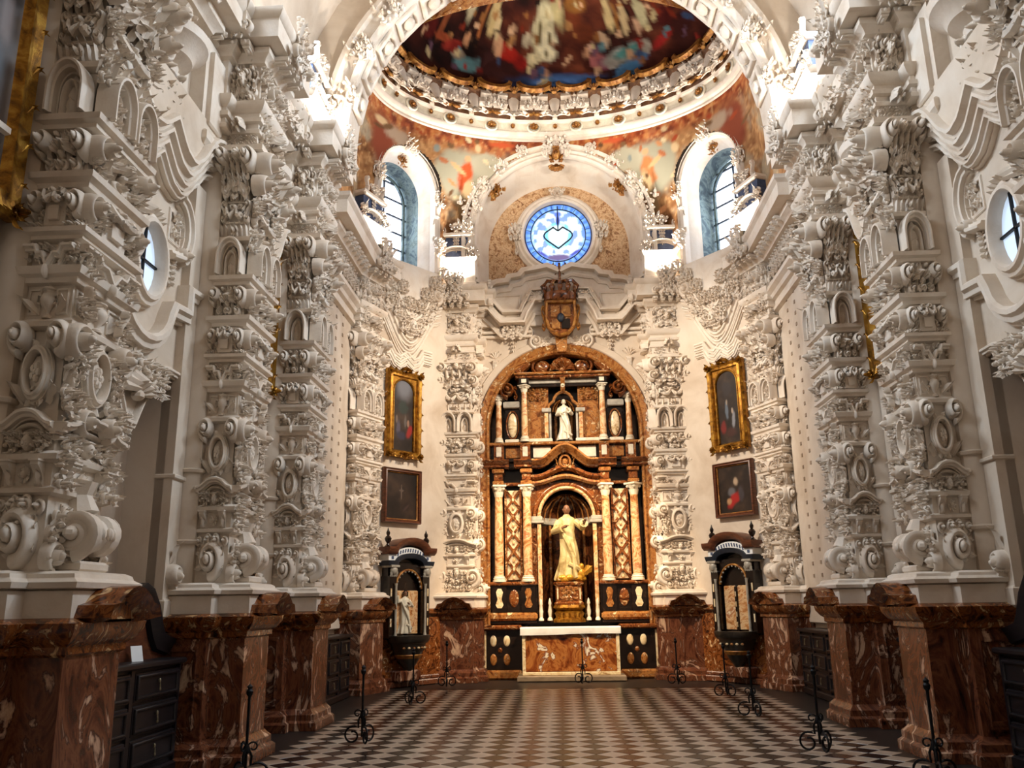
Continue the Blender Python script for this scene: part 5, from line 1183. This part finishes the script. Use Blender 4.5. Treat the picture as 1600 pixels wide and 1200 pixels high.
P1 = [(-1, (-.17, -.02, 1.27), (-.30, -.10, 1.05), (-.10, -.24, 1.12)), (1, (.17, -.02, 1.27), (.33, -.08, 1.13), (.36, -.26, 1.22))]
st1 = statue('large cream and gold robed saint statue in the central niche', (0, 20.26, 2.13), R(4), 1.06, 'robe', 'skin', P1)
m = M()
rs = random.Random(3)
for k in range(14): a = rs.uniform(0, 2*pi); m.ell((.27*cos(a)+.06, .16*sin(a)-.04, .04+rs.uniform(0, .05)), rs.uniform(.06, .11), .08, rs.uniform(.05, .08), 8, 5)
m.ell((.28, -.1, .16), .10, .09, .15, 9, 6); m.ell((.30, -.12, .34), .06, .06, .07, 9, 6)
for s in (-1, 1): o_leaf(m, .3, .2, .3, .28+s*.08, .2, s*.9, .05, -.04)
link('gilded_cloud', m.mesh('gilded_cloud', 'groundgold'), st1, (0, 0, -.03))
P2 = [(-1, (-.17, -.02, 1.27), (-.27, -.06, 1.02), (-.08, -.22, 1.05)), (1, (.17, -.02, 1.27), (.30, -.04, 1.05), (.18, -.24, 1.16))]
st2 = statue('small white marble statue in the upper niche', (0.01, 20.34, 5.42), 0, .62, 'white', 'white', P2)
link('plinth', M().lathe([(.2, 0), (.2, .03), (.16, .05)], 16).mesh('plinth', 'dark'), st2, (0, 0, -.04))

# ------------------------------------------------------------------ wall fountains in arched cases on the canted walls
def fountain():
    r = thing('wall_fountain', 'dark arched wall fountain with chequered band and stone basin, left canted wall', 'fountain', (-4.45+.623*1.43, 17.25+.783*1.43, 0), R(51.5))
    def b(name, x0, x1, z0, z1, y0, y1, mat, c=.01, par=None): return link(name, box(x0, x1, y0, y1, z0, z1, mat, c), par or r)
    b('case_panel', -.56, .56, .95, 2.5, -.16, -.01, 'dark')
    for s in (-1, 1):
        b('marble_panel', s*.04, s*.35, 1.04, 1.92, -.19, -.14, 'column', .015)
        b('pilaster', s*.40, s*.60, .98, 2.22, -.30, -.02, 'dark', .015)
        link('colonnette', M().lathe([(.04, 1.02), (.028, 1.08), (.028, 2.0), (.04, 2.06)], 10, (s*.44, -.33, 0)).mesh('colonnette', 'grey'), r)
        for z in (1.2, 1.5, 1.8): b('inlay', s*.53, s*.57, z, z+.16, -.305, -.29, 'cream', .004)
        m = M(); m.ell((s*.5, -.32, 2.32), .10, .07, .09, 8, 5); m.box(s*.38, s*.62, -.38, -.05, 2.38, 2.43, .01)
        for k in (-1, 0, 1): o_leaf(m, .16, .12, .3, s*.5+k*.06, 2.2, 0, .02, -.3)
        link('capital', m.mesh('capital', 'grey'), r)
        link('finial', lib('finial', 'dark'), r, (s*.58, -.2, 2.78), (0, 0, 0), (.26, .26, .42))
        b('finial_block', s*.48, s*.68, 2.66, 2.78, -.3, -.02, 'dark', .02)
        pts = [(s*.6, 1.95), (s*.6, 2.45), (0, 2.45)]+[(s*.37*sin(R(a)), 1.95+.37*cos(R(a))) for a in range(0, 91, 10)]
        link('spandrel', M().prism(pts, -.24, -.1).mesh('spandrel', 'dark'), r)
    b('mullion', -.03, .03, 1.0, 1.9, -.22, -.05, 'dark'); 
    for z in (1.1, 1.3, 1.5, 1.7): b('inlay', -.012, .012, z, z+.1, -.23, -.21, 'cream', .003)
    link('arch_lining', M().grid([[(x, -.24, z), (x, -.06, z)] for x, z in arcpts(0, 1.95, .37, .37, 180, 0, 15)]).mesh('arch_lining', 'dark'), r)
    link('arch_rim', M().relief(arcpts(0, 1.95, .39, .39, 180, 0, 21), pr(.05, .04), -.24).mesh('arch_rim', 'giltarc'), r)
    for k in range(11): a = R(8+k*16.4); link('bead', LIB.setdefault('bead', M().ell((0, 0, 0), .022, .02, .022, 6, 4).mesh('bead', 'grey')), r, (.36*cos(a), -.26, 1.95+.36*sin(a)))
    arch = lambda z0, h, w=.68: [(-w, z0), (-w*.62, z0)]+[(-w*.62*cos(R(a)), z0+h*sin(R(a))) for a in range(15, 166, 15)]+[(w*.62, z0), (w, z0)]
    link('navy_cornice', M().relief(arch(2.47, .16), [(-.05, 0), (-.05, .34), (.03, .38), (.05, .38), (.05, 0)]).mesh('navy_cornice', 'navy'), r)
    link('painted_band', M().relief(arch(2.575, .16, .64), [(-.06, 0), (-.06, .30), (.07, .30), (.07, 0)]).mesh('painted_band', 'paper'), r)
    P_ = arch(2.58, .16, .6); 
    for k in range(-5, 6):
        x = k*.075; z = 2.58+.16*sqrt(max(0, 1-(x/.42)**2))
        link('chequer', LIB.setdefault('chq', M().prism([(-.022, -.035), (.010, -.035), (.026, .035), (-.006, .035)], -.312, -.295).mesh('chequer', 'blue')), r, (x, 0, z))
    for s in (-1, 1): b('chequer', s*.50, s*.56, 2.55, 2.61, -.312, -.29, 'blue', .004)
    link('attic_cornice', M().relief(arch(2.70, .20, .72), [(-.05, 0), (-.05, .34), (0, .40), (.06, .42), (.10, .42), (.10, 0)]).mesh('attic_cornice', 'wood2'), r)
    # basin
    m = M(); m.lathe([(.06, .30), (.10, .34), (.14, .40), (.24, .52), (.34, .68), (.40, .80), (.42, .86), (.46, .88), (.50, .92), (.52, .98), (.52, 1.02), (.47, 1.03), (.42, .98), (.2, .9), (0, .88)], 24, (0, -.28, 0), .78)
    bs = link('basin', m.mesh('basin', 'basin'), r)
    for k in range(-3, 4):
        a = -pi/2+k*.30; link('inlay', M().ell((.40*cos(a), -.28+.40*.78*sin(a), .78), .04, .025, .025, 8, 5).mesh('inlay', 'orange' if k % 2 else 'cream'), bs)
    m = M(); m.lathe([(.285, .57), (.31, .60), (.335, .635), (.325, .65)], 24, (0, -.28, 0), .79); link('basin_band', m.mesh('basin_band', 'giltarc'), bs)
    b('foot_block', -.3, .3, .12, .34, -.36, -.02, 'red', .03)
    return r
fo = fountain(); fo.scale.x = .92
fo2 = dup(fo, 'dark arched wall fountain with chequered band and stone basin, right canted wall', mirror=True)
P3 = [(-1, (-.17, -.02, 1.27), (-.36, -.06, 1.22), (-.44, -.12, 1.48)), (1, (.17, -.02, 1.27), (.27, -.10, 1.05), (.06, -.24, 1.14))]
bx = -4.45+.623*1.34+.783*.25; by = 17.25+.783*1.34-.623*.25
statue('small pale statue with a raised arm inside the left wall fountain', (bx, by, 1.06), R(40), .52, 'white', 'skin', P3)

# ------------------------------------------------------------------ paintings
def painting(label, loc, rz, w_, h_, seed, blobs, gilt=True, arched=True, sky=False):
    """w_, h_ = outer size; z of loc = bottom edge"""
    r = thing('framed_painting', label, 'painting', loc, rz)
    fw = .17*min(w_, 1.2) if gilt else .085; iw, ih = w_/2-fw, h_-2*fw
    nx, nz = 40, int(40*ih/(2*iw)); V = np.array([(-iw+2*iw*i/nx, 0, fw+ih*j/nz) for i in range(nx+1) for j in range(nz+1)])
    m = M().grid([[tuple(V[i*(nz+1)+j]) for j in range(nz+1)] for i in range(nx+1)])
    q = V*[3/w_, 1, 3/w_]; a_, b_ = fbm(q, 1, seed), fbm(q, 3, seed+4)
    C = ramp(a_*.6+b_*.4, [(.3, '#120c0a'), (.5, '#231915'), (.7, '#3c2c22')])
    u = V[:, 0]/iw; v = (V[:, 2]-fw)/ih
    if sky: C = blob(C, u, v, .1, .92, 1.1, .3, '#6a6a70', 0, .7, a_)
    for (x, z, rx, rz_, col, an) in blobs: C = blob(C, u, v, x, z, rx, rz_, col, an, .5, b_)
    link('canvas', m.mesh('canvas', 'paint', C), r, (0, -.03, 0))
    link('backboard', box(-w_/2+.02, w_/2-.02, -.02, .02, .02, h_-.02, 'wood'), r)
    o = [(-w_/2+fw/2, fw/2), (w_/2-fw/2, fw/2), (w_/2-fw/2, h_-fw/2), (-w_/2+fw/2, h_-fw/2)]
    mt = 'gold' if gilt else 'wood2'
    link('frame', M().relief(o, [(-.5*fw, 0), (-.5*fw, .08), (-.3*fw, .12), (.0, .09), (.3*fw, .10), (.42*fw, .05), (.5*fw, .03)], closed=True).mesh('frame', mt), r)
    if gilt:
        if arched:
            rr_ = iw*.92; zt = fw+ih-rr_*1.05
            arc_ = arcpts(0, zt, rr_, rr_*1.0, 180, 0, 17)
            for s in (-1, 1):
                pl = [(s*iw*1.05, zt), (s*iw*1.05, fw+ih*1.01), (0, fw+ih*1.01)]+[(s*rr_*sin(R(k)), zt+rr_*cos(R(k))) for k in range(0, 91, 10)]
                link('spandrel', M().prism(pl, -.06, -.02).mesh('spandrel', 'gold'), r)
            link('rim', M().relief([(-rr_, fw)]+arc_+[(rr_, fw)], pr(.05, .05), -.03).mesh('rim', 'gold'), r)
        F = Face(r, 0, -.08); n = int(h_/.17)
        for k in range(n):
            z = h_*(k+.5)/n
            for s in (-1, 1): F.put('leaf', s*(w_/2-fw*.45), z-.06, .13, .17, .14, s*(.5 if k % 2 else 2.4), mat='gold'); 
        n2_ = max(3, int(w_/.16))
        for k in range(n2_):
            x = -w_/2+w_*(k+.5)/n2_
            F.put('leaf', x, h_-fw*.6, .16, .22, .2, (.4 if x > 0 else -.4), mat='gold'); F.put('leaf', x, fw*.7, .16, .2, .18, pi, mat='gold')
        F.put('shell', 0, h_-.03, .3, .24, .4, mat='gold'); F.put('fol1', 0, .03, .24, .16, .3, mat='gold')
        for s in (-1, 1):
            for z in (0.06, h_-.06): F.put('rosette', s*(w_/2-.05), z, .2, .2, .4, mat='gold')
    else:
        link('rim', M().relief([(-iw, fw), (iw, fw), (iw, fw+ih), (-iw, fw+ih)], pr(.025, .03), -.03, closed=True).mesh('rim', 'giltarc'), r)
    return r
def cant(u, off_, s): return (s*(4.45-.623*u-.783*off_), 17.25+.783*u-.623*off_)
for s in (-1, 1):
    sd = 'left' if s < 0 else 'right'; rz = -s*R(51.5)
    x, y = cant(1.36, .04, s)
    bl = [(-.4, .30, .22, .14, '#4a4450', 0), (-.55, .42, .12, .07, '#6a5a50', 0), (.2, .40, .14, .12, '#57504c', 0), (.55, .26, .34, .10, '#8a1c1a', 10), (.45, .38, .12, .06, '#8a6a58', 0), (-.2, .2, .5, .08, '#2c2a3a', 0), (0, .6, .5, .12, '#26302c', 0)] if s < 0 else \
         [(-.15, .45, .16, .16, '#56606c', 0), (-.12, .55, .08, .05, '#8a7a6a', 0), (.35, .30, .2, .14, '#7c7c82', 30), (.3, .42, .1, .05, '#9a8a7c', 0), (-.5, .22, .3, .12, '#6a1a18', 0), (.1, .14, .6, .08, '#3c201c', 0), (0, .75, .5, .15, '#2a2426', 0)]
    painting('arched painting in a carved gilt frame on the %s canted wall' % sd, (x, y, 4.73), rz, 1.0, 1.95, 11+s, bl, sky=s < 0)
    x, y = cant(1.36, .03, s)
    bl = [(0, .55, .04, .2, '#6a5a50', 0), (0, .62, .2, .03, '#5c4e46', 0), (.3, .25, .3, .04, '#3c2c2a', 20), (0, .72, .06, .04, '#5a4a40', 0)] if s < 0 else \
         [(.05, .66, .2, .11, '#a89078', 0), (-.2, .45, .3, .12, '#5c5a5e', 0), (-.1, .28, .45, .16, '#9a1c1c', 15), (.35, .4, .2, .2, '#3a3438', 0), (-.4, .25, .2, .08, '#a8805c', 0)]
    painting(('dark painting of a small crucifix in a plain wooden frame under the gilt one' if s < 0 else 'painting of a bearded figure with red drapery in a plain wooden frame'), (x, y, 3.32), rz, 1.05, 1.17, 31+s, bl, gilt=False)
    painting('narrow glimpse of a gilt framed painting on the %s nave wall between two piers' % sd, (s*4.40, 11.22, 4.62), -s*R(90), 1.52, 2.5, 51+s, [(0, .5, .4, .2, '#4a3a30', 0), (.3, .7, .3, .1, '#5a3a30', 0)], arched=False)
painting('large gilt framed painting cut off by the left edge of the picture', (-4.38, 4.84, 4.52), R(90), 2.06, 3.1, 71, [(.55, .62, .3, .12, '#8a7468', 20), (.75, .75, .14, .06, '#a89888', 60), (.8, .5, .12, .1, '#6a5a54', 0), (.6, .35, .3, .12, '#3a4048', 0), (.3, .2, .4, .1, '#5a2a24', 0), (.5, .9, .6, .1, '#6a5040', 0)], arched=False)

# ------------------------------------------------------------------ chests of drawers
def chest(label, xf_, y0, y1, ncol, ped=True, xb=-4.9):
    """front plane at X=xf_ (negative), running along Y"""
    w_ = y1-y0; r = thing('chest_of_drawers', label, 'chest', (xb, (y0+y1)/2, 0), R(90)); d = xf_-xb
    def b(name, x0, x1, z0, z1, ya, yb, mat='wood', c=.01, par=None): return link(name, box(x0, x1, ya, yb, z0, z1, mat, c), par or r)
    b('carcass', -w_/2, w_/2, .0, 1.06, -d+.03, 0); b('top', -w_/2-.02, w_/2+.02, 1.06, 1.12, -d-.05, 0, c=.015); b('plinth', -w_/2, w_/2, 0, .12, -d-.02, 0, c=.02)
    cw = w_/ncol
    for k in range(ncol+1): b('stile', max(-w_/2, -w_/2+k*cw-.035), min(w_/2, -w_/2+k*cw+.035), .12, 1.06, -d-.0, -d+.04)
    for k in range(ncol):
        x = -w_/2+(k+.5)*cw
        for q in range(3):
            z = .16+q*.30
            dr = link('drawer', M().box(x-cw/2+.05, x+cw/2-.05, -d+.0, -d+.06, z, z+.27, .008).mesh('drawer', 'wood'), r)
            link('drawer_moulding', M().relief([(x-cw/2+.09, z+.04), (x+cw/2-.09, z+.04), (x+cw/2-.09, z+.23), (x-cw/2+.09, z+.23)], pr(.035, .025), -d, closed=True).mesh('drawer_moulding', 'wood'), dr)
            link('drop_pull', M().ell((x, -d-.02, z+.17), .018, .015, .022, 7, 5).tube([(x, -d-.025, z+.16), (x, -d-.03, z+.10)], .007, 5).ell((x, -d-.03, z+.09), .012, .012, .018, 6, 4).mesh('drop_pull', 'brass'), dr)
    if ped:
        hw = min(.74, w_/2*.86); ox = .36 if w_ > 1.6 else 0; yy = -(d-.24)
        path = [(ox+x*hw, z) for x, z in ((-1, 1.22), (-.62, 1.28), (-.5, 1.38), (-.34, 1.60), (-.16, 1.74), (0, 1.78), (.16, 1.74), (.34, 1.60), (.5, 1.38), (.62, 1.28), (1, 1.22))]
        link('backboard', M().prism([(ox-hw, 1.12)]+path+[(ox+hw, 1.12)], yy-.03, yy+.03).mesh('backboard', 'wood2'), r)
        link('backboard_moulding', M().relief(path, [(-.09, 0), (-.07, .05), (0, .07), (.06, .10), (.08, .10), (.08, -.05)], yy-.03).mesh('backboard_moulding', 'wood'), r)
    return r
for c_, (l1, l2) in ((chest('', -4.17, 7.14, 9.20, 2), ('near left chest of dark drawers carrying the white card', 'rightmost chest of dark drawers, cut by the picture edge')),
                     (chest('', -4.20, 10.64, 11.80, 2), ('narrow glimpse of a dark chest between second and third left piers', 'narrow glimpse of a dark chest between two right wall piers')),
                     (chest('', -4.12, 13.30, 16.40, 4, False, -4.62), ('far left dark chest under the smooth wall strip', 'far right dark chest under the smooth wall strip'))):
    c_['label'] = l1; dup(c_, l2, mirror=True)
cd_ = thing('card', 'small white card standing on the near left chest of drawers', 'card', (-4.28, 8.45, 1.12), R(70))
link('sheet', M().prism([(-.07, 0), (.07, 0), (.07, .15), (-.07, .15)], -.004, .0).mesh('sheet', 'paper', smooth=False), cd_, (0, 0, 0), (-.25, 0, 0))

# ------------------------------------------------------------------ wrought iron barrier posts
def post():
    r = thing('barrier_post', '', 'post', (0, 0, 0), 0, 'wrought iron barrier posts')
    link('shaft', M().tube([(0, 0, .10), (0, 0, .84)], .014, 8).mesh('shaft', 'iron'), r)
    link('finial', M().lathe([(.014, .80), (.03, .82), (.035, .85), (.02, .87), (.03, .89), (.0, .92)], 8).mesh('finial', 'iron'), r)
    link('collar', M().lathe([(.02, .30), (.035, .32), (.03, .36), (.02, .38)], 8).mesh('collar', 'iron'), r)
    def curl(cx, cz, r0, a0, a1, n=16, sh=.5): return [(cx+r0*(1-sh*i/(n-1))*cos(R(a0+(a1-a0)*i/(n-1))), 0, cz+r0*(1-sh*i/(n-1))*sin(R(a0+(a1-a0)*i/(n-1)))) for i in range(n)]
    for k in range(3):
        m = M()
        pts = [(.02, 0, .34), (.05, 0, .28)]+curl(.115, .115, .11, 130, -290, 22, .62)
        m.tube(pts, .012, 6); m.tube(curl(.06, .36, .05, 200, -160, 14, .6), .009, 5)
        link('scroll_foot', m.mesh('scroll_foot', 'iron'), r, (0, 0, 0), (0, 0, R(120*k+20)))
    return r
pp = post()
SP = [((-3.12, 8.35), 'barrier post at the bottom edge of the picture, before the left pier', 0), ((-2.6, 10.83), 'nearest full iron barrier post on the left side of the floor', 40), ((-2.68, 14.94), 'iron barrier post before the left wall fountain', 0), ((-2.53, 18.1), 'iron barrier post before the pier left of the altar', 15),
      ((.22, 18.46), 'iron barrier post in front of the altar', 0), ((2.09, 18.1), 'iron barrier post before the pier right of the altar', 10), ((2.62, 15.78), 'farther of two barrier posts before the right wall fountain', 50), ((2.5, 13.06), 'nearer of two barrier posts before the right wall fountain', 30),
      ((2.57, 10.06), 'nearest full iron barrier post on the right side of the floor', 20), ((3.08, 8.30), 'barrier post at the bottom edge of the picture, before the right pier', 0)]
for i, ((x, y), lab, rz) in enumerate(SP):
    o = pp if i == 0 else dup(pp)
    o['label'] = lab; o.location = (x, y, 0); o.rotation_euler.z = R(rz)
